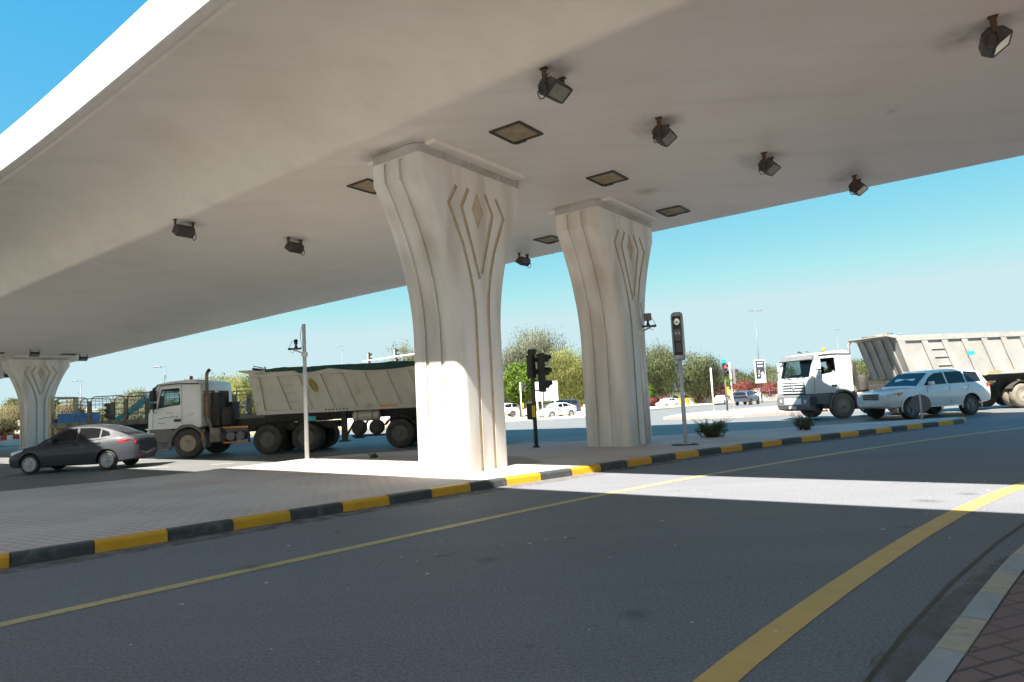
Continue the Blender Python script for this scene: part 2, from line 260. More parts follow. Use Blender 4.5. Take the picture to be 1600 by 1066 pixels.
# ------------------------------------------------------------------ mesh helpers
class MB:
    def __init__(s): s.v = []; s.f = []; s.m = []; s.sm = []; s.X = Matrix()
    def add(s, vs, fs, m=0, smooth=False):
        o = len(s.v); s.v += [tuple(s.X @ Vector(p)) for p in vs]
        s.f += [tuple(i + o for i in f) for f in fs]; s.m += [m] * len(fs); s.sm += [smooth] * len(fs); return s
    def box(s, x0, x1, y0, y1, z0, z1, m=0):
        vs = [(x, y, z) for z in (z0, z1) for y in (y0, y1) for x in (x0, x1)]
        return s.add(vs, [(0, 2, 3, 1), (4, 5, 7, 6), (0, 1, 5, 4), (2, 6, 7, 3), (0, 4, 6, 2), (1, 3, 7, 5)], m)
    def prism(s, poly, axis, a, b, m=0, poly2=None):
        n = len(poly); q = poly2 or poly
        def P(p, t): return {'x': (t, p[0], p[1]), 'y': (p[0], t, p[1]), 'z': (p[0], p[1], t)}[axis]
        vs = [P(p, a) for p in poly] + [P(p, b) for p in q]
        fs = [tuple(range(n)), tuple(range(2 * n - 1, n - 1, -1))] + [(i, i + n, (i + 1) % n + n, (i + 1) % n) for i in range(n)]
        return s.add(vs, fs, m)
    def tube(s, pts, r, n=8, m=0, cap=True):
        pts = [Vector(p) for p in pts]; k = len(pts); rr = r if isinstance(r, (list, tuple)) else [r] * k
        vs = []; prev = None
        for i, p in enumerate(pts):
            t = (pts[min(i + 1, k - 1)] - pts[max(i - 1, 0)]).normalized()
            a = prev if prev is not None else (Vector((0, 0, 1)) if abs(t.z) < 0.9 else Vector((1, 0, 0)))
            a = (a - t * a.dot(t)).normalized(); prev = a; b = t.cross(a)
            vs += [p + (a * cos(2 * pi * j / n) + b * sin(2 * pi * j / n)) * rr[i] for j in range(n)]
        fs = [(i * n + j, i * n + (j + 1) % n, (i + 1) * n + (j + 1) % n, (i + 1) * n + j) for i in range(k - 1) for j in range(n)]
        s.add(vs, fs, m, True)
        if cap: s.add(vs[:n], [tuple(range(n - 1, -1, -1))], m); s.add(vs[-n:], [tuple(range(n))], m)
        return s
    def lathe(s, prof, axis='z', n=24, m=0, smooth=True, c=(0, 0, 0)):
        vs = []
        for (r, h) in prof:
            for j in range(n):
                a = 2 * pi * j / n; p = (r * cos(a), r * sin(a))
                vs.append({'z': (c[0] + p[0], c[1] + p[1], c[2] + h), 'y': (c[0] + p[0], c[1] + h, c[2] + p[1]), 'x': (c[0] + h, c[1] + p[0], c[2] + p[1])}[axis])
        k = len(prof)
        s.add(vs, [(i * n + j, i * n + (j + 1) % n, (i + 1) * n + (j + 1) % n, (i + 1) * n + j) for i in range(k - 1) for j in range(n)], m, smooth)
        for e, rng in ((0, range(n - 1, -1, -1)), (k - 1, range(n))):
            if prof[e][0] > 1e-4: s.add(vs[e * n:e * n + n], [tuple(rng)], m)
        return s
    def quad(s, a, b, c, d_, m=0): return s.add([a, b, c, d_], [(0, 1, 2, 3)], m)
    def mesh(s, name, mats, fix=True):
        me = bpy.data.meshes.new(name); me.from_pydata(s.v, [], s.f)
        for x in (mats if isinstance(mats, (list, tuple)) else [mats]): me.materials.append(MATS[x])
        me.polygons.foreach_set("material_index", s.m); me.polygons.foreach_set("use_smooth", s.sm)
        if fix:
            bm = bmesh.new(); bm.from_mesh(me); bmesh.ops.remove_doubles(bm, verts=bm.verts, dist=1e-5)
            bmesh.ops.recalc_face_normals(bm, faces=bm.faces); bm.to_mesh(me); bm.free()
        me.update(); return me
    def build(s, name, mats, parent=None, bevel=0, fix=True, seg=2):
        return link(name, s.mesh(name, mats, fix), parent, bevel, seg)
def link(name, me, parent=None, bevel=0, seg=2):
    o = bpy.data.objects.new(name, me); COL.objects.link(o)
    if parent: o.parent = parent
    if bevel:
        b = o.modifiers.new("bevel", 'BEVEL'); b.width = bevel; b.segments = seg; b.limit_method = 'ANGLE'; b.angle_limit = R(35)
    return o
def bake(o):
    dg = bpy.context.evaluated_depsgraph_get(); dg.update()
    me = bpy.data.meshes.new_from_object(o.evaluated_get(dg)); o.modifiers.clear(); o.data = me; return o
def cut(o, mb, mats):
    bpy.context.view_layer.update()
    c = mb.build("cutter", mats); c.matrix_world = o.matrix_world
    b = o.modifiers.new("cut", 'BOOLEAN'); b.operation = 'DIFFERENCE'; b.solver = 'EXACT'; b.object = c
    try: b.material_mode = 'TRANSFER'
    except Exception: pass
    bake(o); me = c.data; bpy.data.objects.remove(c); bpy.data.meshes.remove(me); return o
def smooth_angle(o, ang=35):
    me = o.data; bm = bmesh.new(); bm.from_mesh(me)
    for f in bm.faces: f.smooth = True
    for e in bm.edges: e.smooth = not (len(e.link_faces) == 2 and e.calc_face_angle(0) > R(ang))
    bm.to_mesh(me); bm.free(); return o
def tag(o, label, cat, group=None):
    o["label"] = label; o["category"] = cat
    if group: o["group"] = group
    return o
def thing(name, label, cat, loc=(0, 0, 0), rz=0.0, group=None):
    o = bpy.data.objects.new(name, None); COL.objects.link(o); o.location = loc; o.rotation_euler = (0, 0, rz)
    return tag(o, label, cat, group)
def struct(o, kind="structure"): o["kind"] = kind; return o
def dup(root, loc, rz, label, group=None, scale=None):
    r = root.copy(); COL.objects.link(r); r.location = loc; r.rotation_euler = (0, 0, rz)
    if scale: r.scale = scale
    r["label"] = label
    if group: r["group"] = group
    def kids(a, b):
        for ch in list(a.children):
            c = ch.copy(); COL.objects.link(c); c.parent = b; kids(ch, c)
    kids(root, r); return r

# ------------------------------------------------------------------ terrain
Y1, Y2, SL = 27.4, 177.4, 0.016
def H(y): return -SL * min(max(0.0, y - Y1), Y2 - Y1)
def sheet(name, poly, z, mat, thick=None, kind=True):
    bm = bmesh.new(); vs = [bm.verts.new((x, y, 0)) for x, y in poly]; bm.faces.new(vs)
    bmesh.ops.triangulate(bm, faces=bm.faces[:])
    for yy in (Y1, Y2):
        bmesh.ops.bisect_plane(bm, geom=bm.verts[:] + bm.edges[:] + bm.faces[:], plane_co=(0, yy, 0), plane_no=(0, 1, 0))
    if thick:
        r = bmesh.ops.extrude_face_region(bm, geom=bm.faces[:])
        low = set(v for v in bm.verts) - set(g for g in r["geom"] if isinstance(g, bmesh.types.BMVert))
        for v in bm.verts: v.co.z = H(v.co.y) + (z - thick if v in low else z)
    else:
        for v in bm.verts: v.co.z = H(v.co.y) + z
    bmesh.ops.recalc_face_normals(bm, faces=bm.faces)
    if not thick:
        for f in bm.faces:
            if f.normal.z < 0: f.normal_flip()
    me = bpy.data.meshes.new(name); bm.to_mesh(me); bm.free(); me.materials.append(MATS[mat])
    o = bpy.data.objects.new(name, me); COL.objects.link(o)
    return struct(o) if kind else o
def resample(pts, step=None, n=None, smooth=3):
    P = np.array(pts, float)
    for _ in range(smooth):
        Q = P.copy(); Q[1:-1] = 0.25 * P[:-2] + 0.5 * P[1:-1] + 0.25 * P[2:]; P = Q
    dd = np.r_[0, np.cumsum(np.hypot(*np.diff(P, axis=0).T))]
    k = n or max(2, int(round(dd[-1] / step)) + 1)
    t = np.linspace(0, dd[-1], k); return [(float(np.interp(a, dd, P[:, 0])), float(np.interp(a, dd, P[:, 1]))) for a in t]
def offset(pts, dist):
    out = []
    for i, p in enumerate(pts):
        a = pts[max(i - 1, 0)]; b = pts[min(i + 1, len(pts) - 1)]; tx, ty = b[0] - a[0], b[1] - a[1]; L = hypot(tx, ty)
        out.append((p[0] - ty / L * dist, p[1] + tx / L * dist))
    return out
def stripe(name, pts, width, z, mat, step=0.6):
    p = resample(pts, step); a = offset(p, width / 2); b = offset(p, -width / 2)
    mb = MB(); n = len(p)
    mb.add([(x, y, H(y) + z) for x, y in a] + [(x, y, H(y) + z) for x, y in b], [(i + n, i + 1 + n, i + 1, i) for i in range(n - 1)])
    return struct(mb.build(name, mat, fix=False))
def kerb(name, pts, block, mats, seq, w=0.15, h=0.14, side=1, smooth=2):
    """painted kerb stones along a line; pts is the road side top edge, the stone lies to `side` of it"""
    p = resample(pts, block, smooth=smooth); q = offset(p, side * w); mb = MB(); gap = 0.006
    for i in range(len(p) - 1):
        a, b = Vector(p[i]), Vector(p[i + 1]); c, e = Vector(q[i]), Vector(q[i + 1])
        dd = (b - a).normalized() * gap; a2, b2, c2, e2 = a + dd, b - dd, c + dd, e - dd
        o = (a - c).normalized(); za, zb = H(a.y), H(b.y)
        prof = []
        for (P0, C0, z0) in ((a2, c2, za), (b2, e2, zb)):
            out = (P0 - C0).normalized()
            prof.append([(*(P0 + out * 0.03), z0 - 0.1), (*(P0 + out * 0.012), z0 + h * 0.75), (*(P0 - out * 0.004), z0 + h * 0.93), (*(P0 - out * 0.03), z0 + h), (*C0, z0 + h), (*C0, z0 - 0.1)])
        k = 6
        mb.add(prof[0] + prof[1], [(j, (j + 1) % k, (j + 1) % k + k, j + k) for j in range(k)] + [tuple(range(k - 1, -1, -1)), tuple(range(k, 2 * k))], seq[i % len(seq)])
    return struct(mb.build(name, mats))

KERB = [(-7.6, 6.0), (-6.7, 6.75), (-5.83, 7.51), (-5.14, 8.05), (-4.51, 8.57), (-3.93, 9.12), (-3.32, 9.66), (-2.73, 10.17), (-2.09, 10.66), (-1.5, 11.22), (-0.89, 11.73), (-0.29, 12.22), (0.34, 12.67), (0.95, 13.13), (1.58, 13.60), (2.2, 14.14), (2.84, 14.67), (3.48, 15.15), (4.17, 15.62), (4.87, 16.1), (5.53, 16.54), (6.29, 17.05), (7.0, 17.53), (7.75, 17.98), (8.43, 18.33), (9.12, 18.66), (9.8, 19.0), (10.6, 19.47), (11.4, 19.98), (12.19, 20.43), (13.0, 20.84), (13.75, 21.15), (14.55, 21.55), (15.0, 22.0), (15.1, 22.4)]
ISLB = [(14.9, 22.75), (13.48, 22.68), (11.47, 22.45), (9.35, 22.1), (7.72, 21.75), (6.07, 21.6), (4.35, 21.35), (2.16, 20.95), (-0.12, 20.6), (-3.1, 20.5), (-4.84, 20.2), (-5.7, 19.75), (-6.4, 19.1), (-7.05, 18.3), (-7.83, 17.35), (-8.34, 16.71), (-9.77, 15.42), (-11.4, 14.5), (-14.0, 13.0)]
# base ground
sheet("ground", [(-4000, -400), (4000, -400), (4000, 6000), (-4000, 6000)], -0.06, "sand")
sheet("road", [(-60, 2), (-2, 2), (30, 16), (70, 20), (90, 60), (90, 150), (60, 150), (30, 105), (14, 76), (4, 64), (-20, 62), (-62, 66), (-80, 40)], -0.008, "road_asphalt")
ramp = resample([(-20, -4.0), (-13, 1.5)] + KERB, 0.8)
nk = [(-2.5, -1.2), (0.3, 1.9), (1.4, 2.9), (2.12, 3.62), (2.61, 4.14), (3.27, 4.82), (3.87, 5.44), (4.5, 6.02), (5.5, 6.85), (7.0, 7.95), (9.5, 9.5), (14, 12.0), (24, 16.5), (40, 21)]
sheet("ramp_road", [(x, y) for x, y in ramp] + [(16.5, 22.7), (22, 25.4), (50, 31)] + [(x + 0.03, y - 0.03) for x, y in reversed(nk)] + [(-14, -14), (-30, -8)], 0.0, "ramp_asphalt")
# traffic island with painted kerb
kp = resample(KERB, 0.3); inner = offset(kp, 0.15)
sheet("island_pavement", inner + ISLB + [(-16, 10.5), (-14, 4)], 0.137, "island_paver", thick=0.25)
kerb("island_kerb", KERB, 0.80, ["kerb_yellow", "kerb_black"], [0, 1], side=1)
kerb("island_rear_kerb", ISLB, 0.80, ["kerb_black", "kerb_grey"], [1, 1, 1], side=1, smooth=1)
# pavement the photographer stands beside
sheet("pavement", offset(resample(nk, 0.4), -0.16) + [(60, 10), (60, -30), (-10, -30)], 0.137, "walk_paver", thick=0.25)
kerb("pavement_kerb", nk, 0.62, ["kerb_blue", "kerb_cream"], [0, 1], side=-1)
# lines
YL = [(-12, -2.2), (-8, 1.6), (-6, 3.6), (-4.22, 5.44), (-3.59, 6.10), (-2.71, 6.85), (-1.62, 7.88), (-0.94, 8.56), (-0.12, 9.34), (0.85, 10.18), (1.76, 10.95), (2.66, 11.68), (3.68, 12.47), (4.98, 13.38), (6.91, 14.7), (9.11, 16.08), (11.65, 17.6), (14.7, 19.3), (19, 21.3), (30, 25)]
YN = [(-3.5, -2.2), (-1.2, 1.0), (0.2, 2.85), (0.97, 3.74), (1.27, 4.06), (1.73, 4.54), (2.33, 5.17), (3.09, 5.95), (4.03, 6.88), (4.98, 7.8), (6.07, 8.77), (7.33, 9.76), (9.5, 11.3), (13, 13.4), (22, 17.6)]
stripe("yellow_line", YL, 0.15, 0.004, "pale_yellow_paint")
stripe("yellow_edge_line", YN, 0.20, 0.004, "yellow_paint")
stripe("sealed_crack", [(0.6, 2.3), (1.75, 3.65), (2.25, 4.19), (3.13, 5.12), (4.13, 6.14), (5.64, 7.57), (8, 9.4)], 0.03, 0.004, "sealant", 0.2)
stripe("kerb_dust", offset(KERB[1:30], -0.22), 0.42, 0.003, "soft_dirt", 0.5)
# oil drips and dark spots: one flat irregular spot each
def spot(name, x, y, r_, mat, seed, z=0.0055):
    rnd_ = random.Random(seed); mb_ = MB(); mb_.add([(1.0 * cos(2 * pi * k / 14), 1.0 * sin(2 * pi * k / 14), 0) for k in range(14)], [tuple(range(14))])
    o_ = mb_.build(name, mat, fix=False); o_.location = (x, y, z); o_.scale = (r_ * rnd_.uniform(.8, 1.5), r_, 1); o_.rotation_euler = (0, 0, rnd_.uniform(0, 3)); return struct(o_)
rnd = random.Random(21)
for k in range(26):
    x = rnd.uniform(-4, 6); y = rnd.uniform(3.2, 11)
    if y < 2.6 + 0.95 * x or y > 10.8 + 0.72 * x: continue
    spot("oil_stain", x, y, rnd.choice([.05, .07, .09, .16]), "oil", k)
# dashes, stop lines and crossing beyond the island
dm = MB()
def dash(mb, x0, y0, x1, y1, w_=0.13, z=0.0):
    a = Vector((x0, y0)); b = Vector((x1, y1)); n = (b - a).normalized(); n = Vector((-n.y, n.x)) * w_ / 2
    mb.add([(p.x, p.y, H(p.y) + z) for p in (a - n, b - n, b + n, a + n)], [(0, 1, 2, 3)])
for a in [(-16.3, 20.85, -15.2, 20.8), (-14.0, 20.8, -12.9, 20.75), (-11.9, 20.77, -10.9, 20.78), (-9.6, 20.8, -8.9, 20.82), (-20.5, 20.9, -19.4, 20.88), (-18.4, 20.88, -17.3, 20.86)]: dash(dm, *a)
for k in range(9): dash(dm, -14.3 - 3.2 * k, 24.95 + k * 0.05, -12.9 - 3.2 * k, 24.9 + k * 0.05)
for k in range(7): dash(dm, -7.0 + 2.4 * k, 22.9, -5.7 + 2.4 * k, 22.9)
for k in range(6): dash(dm, -0.7 + 0.2 * k, 21.4 + k * 0.62, 3.2 + 0.2 * k, 21.6 + k * 0.62, 0.24)
for k in range(10): dash(dm, 14 + 6 * k * .72, 66 + 6 * k, 15.6 + 6 * k * .72, 68.2 + 6 * k, 0.15)
dash(dm, 10.5, 28.6, 30, 32.4, 0.13); dash(dm, -30, 29.5, 8, 29.2, 0.13)
struct(dm.build("lane_markings", "white_paint_line", fix=False))
# dust and dirt where the sand collects along the near kerb
def blotch(name, pts, mat, z, seed, jag=0.06):
    rnd = random.Random(seed); p = resample(pts, 0.12, smooth=1)
    sheet(name, [(x + rnd.uniform(-jag, jag), y + rnd.uniform(-jag, jag)) for x, y in p], z, mat)
blotch("gutter_dirt", [(1.5, 3.0), (2.08, 3.62), (2.57, 4.16), (3.22, 4.83), (3.82, 5.46), (4.4, 6.0), (4.3, 6.02), (3.66, 5.5), (3.0, 4.86), (2.35, 4.33), (1.8, 3.75)], "soft_dirt", 0.006, 3, 0.012)
blotch("dust_patch", [(-8.0, 17.25), (-6.3, 16.1), (-3.5, 14.6), (-0.5, 13.7), (1.3, 14.2), (0.3, 16.4), (-1.8, 18.5), (-5.0, 19.6), (-6.3, 18.9)], "dust_paver", 0.141, 5, 0.05)
# litter flecks on the asphalt
rnd = random.Random(4); lm = MB()
for k in range(85):
    t = rnd.random(); x = rnd.uniform(-4.5, 7); y = rnd.uniform(3.0, 10.5); r_ = rnd.choice([.006, .008, .01, .012, .02]); a = rnd.uniform(0, pi)
    if y < 2.2 + 0.95 * x + 0.2 or y > 11.3 + 0.72 * x: continue
    lm.add([(x + cos(a + q) * r_ * (1 + .8 * (i % 2)), y + sin(a + q) * r_, 0.006 + 0.004 * (i % 2)) for i, q in enumerate((0, 1.4, 3.2, 4.6))], [(0, 1, 2, 3)])
struct(lm.build("road_litter", "white_plastic", fix=False), "stuff")
# farther islands, pavements and their kerbs
PINK = [(9.0, 40.5), (9.8, 38.2), (12.5, 36.4), (16.0, 37.1), (20.0, 38.4), (30.0, 42.5), (46, 52), (70, 74), (62, 90), (44, 76), (30, 65), (19.5, 55.5), (11.5, 47.0)]
sheet("far_island", PINK, 0.137, "pink_paver", thick=0.25)
kerb("far_island_kerb", PINK[0:8], 1.9, ["kerb_grey", "kerb_yellow"], [0, 1], side=1, smooth=1)
MID = [(-30, 60.2), (-14, 59.6), (-0.4, 58.6), (6.0, 59.2), (9.5, 61.5), (8.0, 63.2), (-0.4, 62.6), (-14, 63.2), (-30, 63.6)]
sheet("middle_island", MID, 0.137, "far_pavement", thick=0.25)
kerb("middle_island_kerb", MID[0:5], 2.0, ["kerb_grey", "kerb_yellow"], [0, 1], side=1, smooth=1)
FARK = [(12.0, 74.0), (17.0, 82.0), (22.6, 91.5), (28.8, 101.2), (36.5, 110.5), (45.5, 119.5), (60, 133), (90, 160)]
sheet("far_pavement", FARK + [(140, 230), (-60, 230), (-60, 98), (-6, 98), (5, 90)], 0.137, "far_pavement", thick=0.2)
kerb("far_kerb", FARK, 2.2, ["kerb_grey", "kerb_yellow"], [0, 1], side=1, smooth=1)
# sand bank at far left
rnd = random.Random(8); bm_ = MB(); nx, ny = 40, 22
hb = lambda i, j: H(60 + j * 4) + (0.3 + 4.2 * sin(pi * min(1, j / 12) / 2)) * min(1, (nx - i) / 12) * (0.85 + 0.3 * sin(i * 1.7 + j) * sin(j * 0.9)) * (1 if 0 < j < ny and i else 0) - 0.05
bm_.add([(-150 + i * 2.9, 66 + j * 4 + 0.2 * (nx - i), hb(i, j) + rnd.uniform(-.1, .1)) for j in range(ny + 1) for i in range(nx + 1)],
        [(j * (nx + 1) + i, j * (nx + 1) + i + 1, (j + 1) * (nx + 1) + i + 1, (j + 1) * (nx + 1) + i) for j in range(ny) for i in range(nx)], 0, True)
struct(bm_.build("sand_bank", "sand", fix=False))

# ------------------------------------------------------------------ overpass: s runs along it, t across it
AZ = R(-54); U = Vector((sin(AZ), cos(AZ), 0)); V = Vector((cos(AZ), -sin(AZ), 0)); O = Vector((-1.097, 15.72, 0))
RZU = atan2(U.y, U.x)
def shift(s):
    x = min(1, max(0, (s + 8) / 18)); return 0.5 * x * x * (3 - 2 * x)
def drop(s): s = max(0, s); return .00065 * s * s if s < 18 else .00065 * 324 + .0234 * (s - 18)
def W(s, t, z=0.0, sh=True): return O + U * s + V * (t + (shift(s) if sh else 0)) + Vector((0, 0, z - (drop(s) if sh else 0)))
ZS = 6.67
def arc(cx, cz, r, a0, a1, n): return [(cx + r * cos(R(a0 + (a1 - a0) * i / n)), cz + r * sin(R(a0 + (a1 - a0) * i / n))) for i in range(n + 1)]
def half(tc, sg):          # soffit edge tc, going outward in direction sg
    base = [(-0.12, 6.67), (-0.05, 6.675), (0.0, 6.695), (0.04, 6.73), (0.16, 6.92), (0.30, 7.13), (0.48, 7.36), (0.70, 7.58), (0.98, 7.77), (1.32, 7.92), (1.75, 8.03), (2.25, 8.11), (2.65, 8.155), (2.70, 8.21), (2.74, 8.21)]
    return [(tc + sg * a, z) for a, z in base]
def deck(label, t0, flip=False):
    prof = list(reversed(half(-3.93 + 0.05, -1))) + half(7.60 - 0.05, 1) + [(10.25, 8.55), (-6.6, 8.55)]
    par_n = [(-6.62, 8.19), (-6.78, 8.19), (-6.80, 8.21), (-6.80, 8.37), (-6.785, 8.375), (-6.785, 8.385), (-6.80, 8.39), (-6.80, 9.17), (-6.77, 9.2), (-6.62, 9.2), (-6.55, 8.9), (-6.50, 8.55), (-6.62, 8.55)]
    par_f = [(3.67 - t, z) for t, z in par_n]
    if flip: prof, par_n, par_f = [[(3.67 - t + t0, z) for t, z in p] for p in (prof, par_n, par_f)]
    SS = [-75 + 1.25 * i for i in range(210)]
    def taper(s, t):                     # unseen far cantilever, its width shaped to set where its shadow edge falls
        if flip or t <= 7.7: return t
        return 7.7 + (t - 7.7) * float(np.interp(s, [-9, -6.5, -4.5, 0, 4, 8], [2.05, 1.85, 1.4, 1.05, .6, .45]))
    root = thing("overpass_deck", label, "overpass")
    for name, pr, mt in (("girder", prof, "soffit"), ("parapet", par_n, "fascia"), ("parapet", par_f, "fascia")):
        mb = MB(); n = len(pr); k = len(SS)
        mb.add([tuple(W(s, taper(s, t) - (.3 * shift(s) if flip else 0), z)) for s in SS for t, z in pr], [(i * n + j, i * n + (j + 1) % n, (i + 1) * n + (j + 1) % n, (i + 1) * n + j) for i in range(k - 1) for j in range(n)] + [tuple(range(n)), tuple(range((k - 1) * n, k * n))])
        o = mb.build(name, mt, root); smooth_angle(o, 28)
    return root
deck1 = deck("smooth pale concrete overpass deck with white parapet edge spanning the road on flared columns", 0)
# twin deck behind the photographer: its shadow lies on the near road
deck2 = deck("parallel concrete overpass deck behind the photographer that shades the near road", -20.35, True)

def column_mesh():
    hw = lambda z: 0.755 if z < 3.0 else 0.755 + 0.96 * min(1, (z - 3.0) / 3.0) ** 1.85
    zs = [0.0, 1.5, 3.0] + [3.0 + 0.25 * i for i in range(1, 13)] + [6.02, 6.46]
    hs = 0.70; mb = MB(); rings = []
    for z in zs:
        b = hw(z) if z <= 6.0 else 1.715 + (0.03 if z > 6.01 else 0); r = 0.2; pts = []
        for cx, cy, a0 in ((hs - r, b - r, 0), (-hs + r, b - r, 90), (-hs + r, -b + r, 180), (hs - r, -b + r, 270)):
            pts += [(cx + r * cos(R(a0 + 90 * i / 6)), cy + r * sin(R(a0 + 90 * i / 6))) for i in range(7)]
        rings.append([(x, y, z) for x, y in pts])
    n = len(rings[0]); k = len(rings)
    mb.add(sum(rings, []), [(i * n + j, i * n + (j + 1) % n, (i + 1) * n + (j + 1) % n, (i + 1) * n + j) for i in range(k - 1) for j in range(n)] + [tuple(range(n)), tuple(range((k - 1) * n, k * n))])
    o = mb.build("shaft", ["column_concrete", "groove"])
    cm = MB(); gd, gw = 0.028, 0.047
    def line(pts, sx):                               # groove on the broad faces (x = +-hs)
        n_ = len(pts); L_ = []; R_ = []
        for i in range(n_):
            a = Vector(pts[max(i - 1, 0)]); b = Vector(pts[min(i + 1, n_ - 1)]); t = (b - a).normalized(); nn = Vector((-t.y, t.x))
            m_ = 1.0
            if 0 < i < n_ - 1:
                t1 = (Vector(pts[i]) - a).normalized(); m_ = 1 / max(0.5, t1.dot(t))
            L_.append(Vector(pts[i]) + nn * gw * m_); R_.append(Vector(pts[i]) - nn * gw * m_)
        poly = [tuple(p) for p in L_] + [tuple(p) for p in reversed(R_)]
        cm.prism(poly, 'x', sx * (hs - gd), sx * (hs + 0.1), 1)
    for sx in (1, -1):
        for q in (1, -1):
            line([(q * y, z) for y, z in ((.215, .06), (.215, 3.4), (.25, 3.8), (.34, 4.25), (.52, 4.8), (.92, 5.6), (.66, 6.0))], sx)
        line([(.28, 6.02), (.52, 5.6), (.22, 4.75), (0.02, 4.12)], sx)
        line([(-.28, 6.02), (-.52, 5.6), (-.22, 4.75), (-0.045, 4.24)], sx)
        o1 = [(0, 6.0), (.19, 5.6), (0, 5.2), (-.19, 5.6)]
        cm.prism(o1, 'x', sx * (hs - 0.022), sx * (hs + .1), 1)
    for sy in (1, -1):                               # two flutes on each narrow face following the flare
        for sx in (1, -1):
            zz = [0.06, 1.5, 3.0] + [3.0 + 0.25 * i for i in range(1, 13)] + [6.4]
            inner_ = [(sy * ((hw(z) if z <= 6.0 else 1.745) - 0.04), z) for z in zz]; outer_ = [(sy * (hw(z) + 0.2), z) for z in reversed(zz)]
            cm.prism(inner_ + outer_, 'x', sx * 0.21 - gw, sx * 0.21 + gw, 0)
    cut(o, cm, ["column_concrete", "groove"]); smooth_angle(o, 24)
    return o
def column_cap(parent):
    def ring(hs, b, r, z):
        pts = []
        for cx, cy, a0 in ((hs - r, b - r, 0), (-hs + r, b - r, 90), (-hs + r, -b + r, 180), (hs - r, -b + r, 270)):
            pts += [(cx + r * cos(R(a0 + 90 * i / 6)), cy + r * sin(R(a0 + 90 * i / 6)), z) for i in range(7)]
        return pts
    mb = MB(); rs = [ring(.715, 1.76, .26, 6.45), ring(.715, 1.76, .26, 6.62), ring(.70, 1.745, .25, 6.625), ring(.70, 1.745, .25, 6.635), ring(.725, 1.77, .26, 6.64), ring(.725, 1.77, .26, 6.80)]
    n = 28
    mb.add(sum(rs, []), [(i * n + j, i * n + (j + 1) % n, (i + 1) * n + (j + 1) % n, (i + 1) * n + j) for i in range(5) for j in range(n)] + [tuple(range(n)), tuple(range(5 * n, 6 * n))])
    for y in (-.9, .15, 1.0): mb.box(-.735, .735, y - .006, y + .006, 6.452, 6.618)
    smooth_angle(mb.build("cap_band", "cap_band", parent), 24)
    hb_ = MB(); hb_.prism([(-.95, 6.60), (.95, 6.60), (1.15, 6.75), (-1.15, 6.75)], 'x', -1.0, -0.715) if False else hb_.box(-.98, .98, -1.5, 1.55, 6.60, 6.80)
    hb_.build("haunch", "soffit", parent, 0.05)
c1 = thing("overpass_column", "nearest flared concrete column with carved diamond, its narrow side glaring in the sun", "column", (0, 0, 0))
sh_ = column_mesh(); sh_.parent = c1; column_cap(c1)
def place(root, s, t, sink=0.0):
    root.location = O + U * s + V * t + Vector((0, 0, -sink)); root.rotation_euler = (0, 0, RZU)
place(c1, -.84, -1.27); c1["group"] = "columns of the overpass"
for s, t, lab in [(-1.5, 4.68, "middle flared concrete column all in shade, behind the thin silver camera pole"),
                  (41.4, 4.75, "far left flared concrete column with carved diamond, behind the grey sedan"),
                  (41.8, -1.2, "farthest column under the overpass, outside the left edge of view")]:
    r_ = dup(c1, (0, 0, 0), 0, lab); place(r_, s, t, drop(s))
for s, t in [(-.84, -20.6), (-1.3, -14.6), (41.4, -20.6), (41.8, -14.6)]:
    r_ = dup(c1, (0, 0, 0), 0, "column of the parallel overpass behind the photographer", "columns of the parallel overpass"); place(r_, s, t, drop(s))
# hatches in the soffit
def hatch(s, t):
    p = W(s, t, ZS); mb = MB(); a, b = .36, .40
    fr = MB(); fr.X = Matrix.Translation(p) @ Matrix.Rotation(RZU, 4, 'Z')
    for x0, x1, y0, y1 in ((-a, a, -b, -b + .05), (-a, a, b - .05, b), (-a, -a + .05, -b + .05, b - .05), (a - .05, a, -b + .05, b - .05)):
        fr.box(x0, x1, y0, y1, -.035, .02)
    fr.box(.05, .3, -b - .02, -b + .03, -.05, -.03)
    f = fr.build("access_hatch", "lamp_housing", deck1)
    pb = MB(); pb.X = fr.X.copy(); pb.box(-a + .05, a - .05, -b + .05, b - .05, -.012, .02); pb.build("hatch_board", "hatch_board", f)
for ps in (-.97, 41.4):
    for s in (-2.17, 2.15):
        for t in (-2.05, 1.65, 5.6): hatch(ps + s, t + (0 if ps < 0 else -.3))
def soot_mark(s, t, a, b, seed):
    p = W(s, t, ZS, False); mb = MB(); mb.add([(cos(2 * pi * k / 20), sin(2 * pi * k / 20), 0) for k in range(20)], [tuple(range(20))]); o = mb.build("soot_stain", "soot", deck1, fix=False)
    o.location = (p.x, p.y, ZS - drop(s) - .004); o.scale = (a, b, 1); o.rotation_euler = (0, 0, RZU + random.Random(seed).uniform(-.3, .3))
for k, (s, t, a, b) in enumerate([(-5.2, -.3, .5, .9), (-6.2, 3.3, .45, 1.1), (-7.5, 6.0, .4, 1.0), (-4.7, -3.2, .35, .5), (-10.2, -.2, .5, .6), (6.4, -.1, .4, .5), (6.7, -3.1, .4, .5), (-2.2, 4.6, .5, 1.5), (-9.0, 2.2, .14, .14), (-.4, -3.0, .6, .5), (-3.4, 3.4, .4, .4)]): soot_mark(s, t, a, b, k)
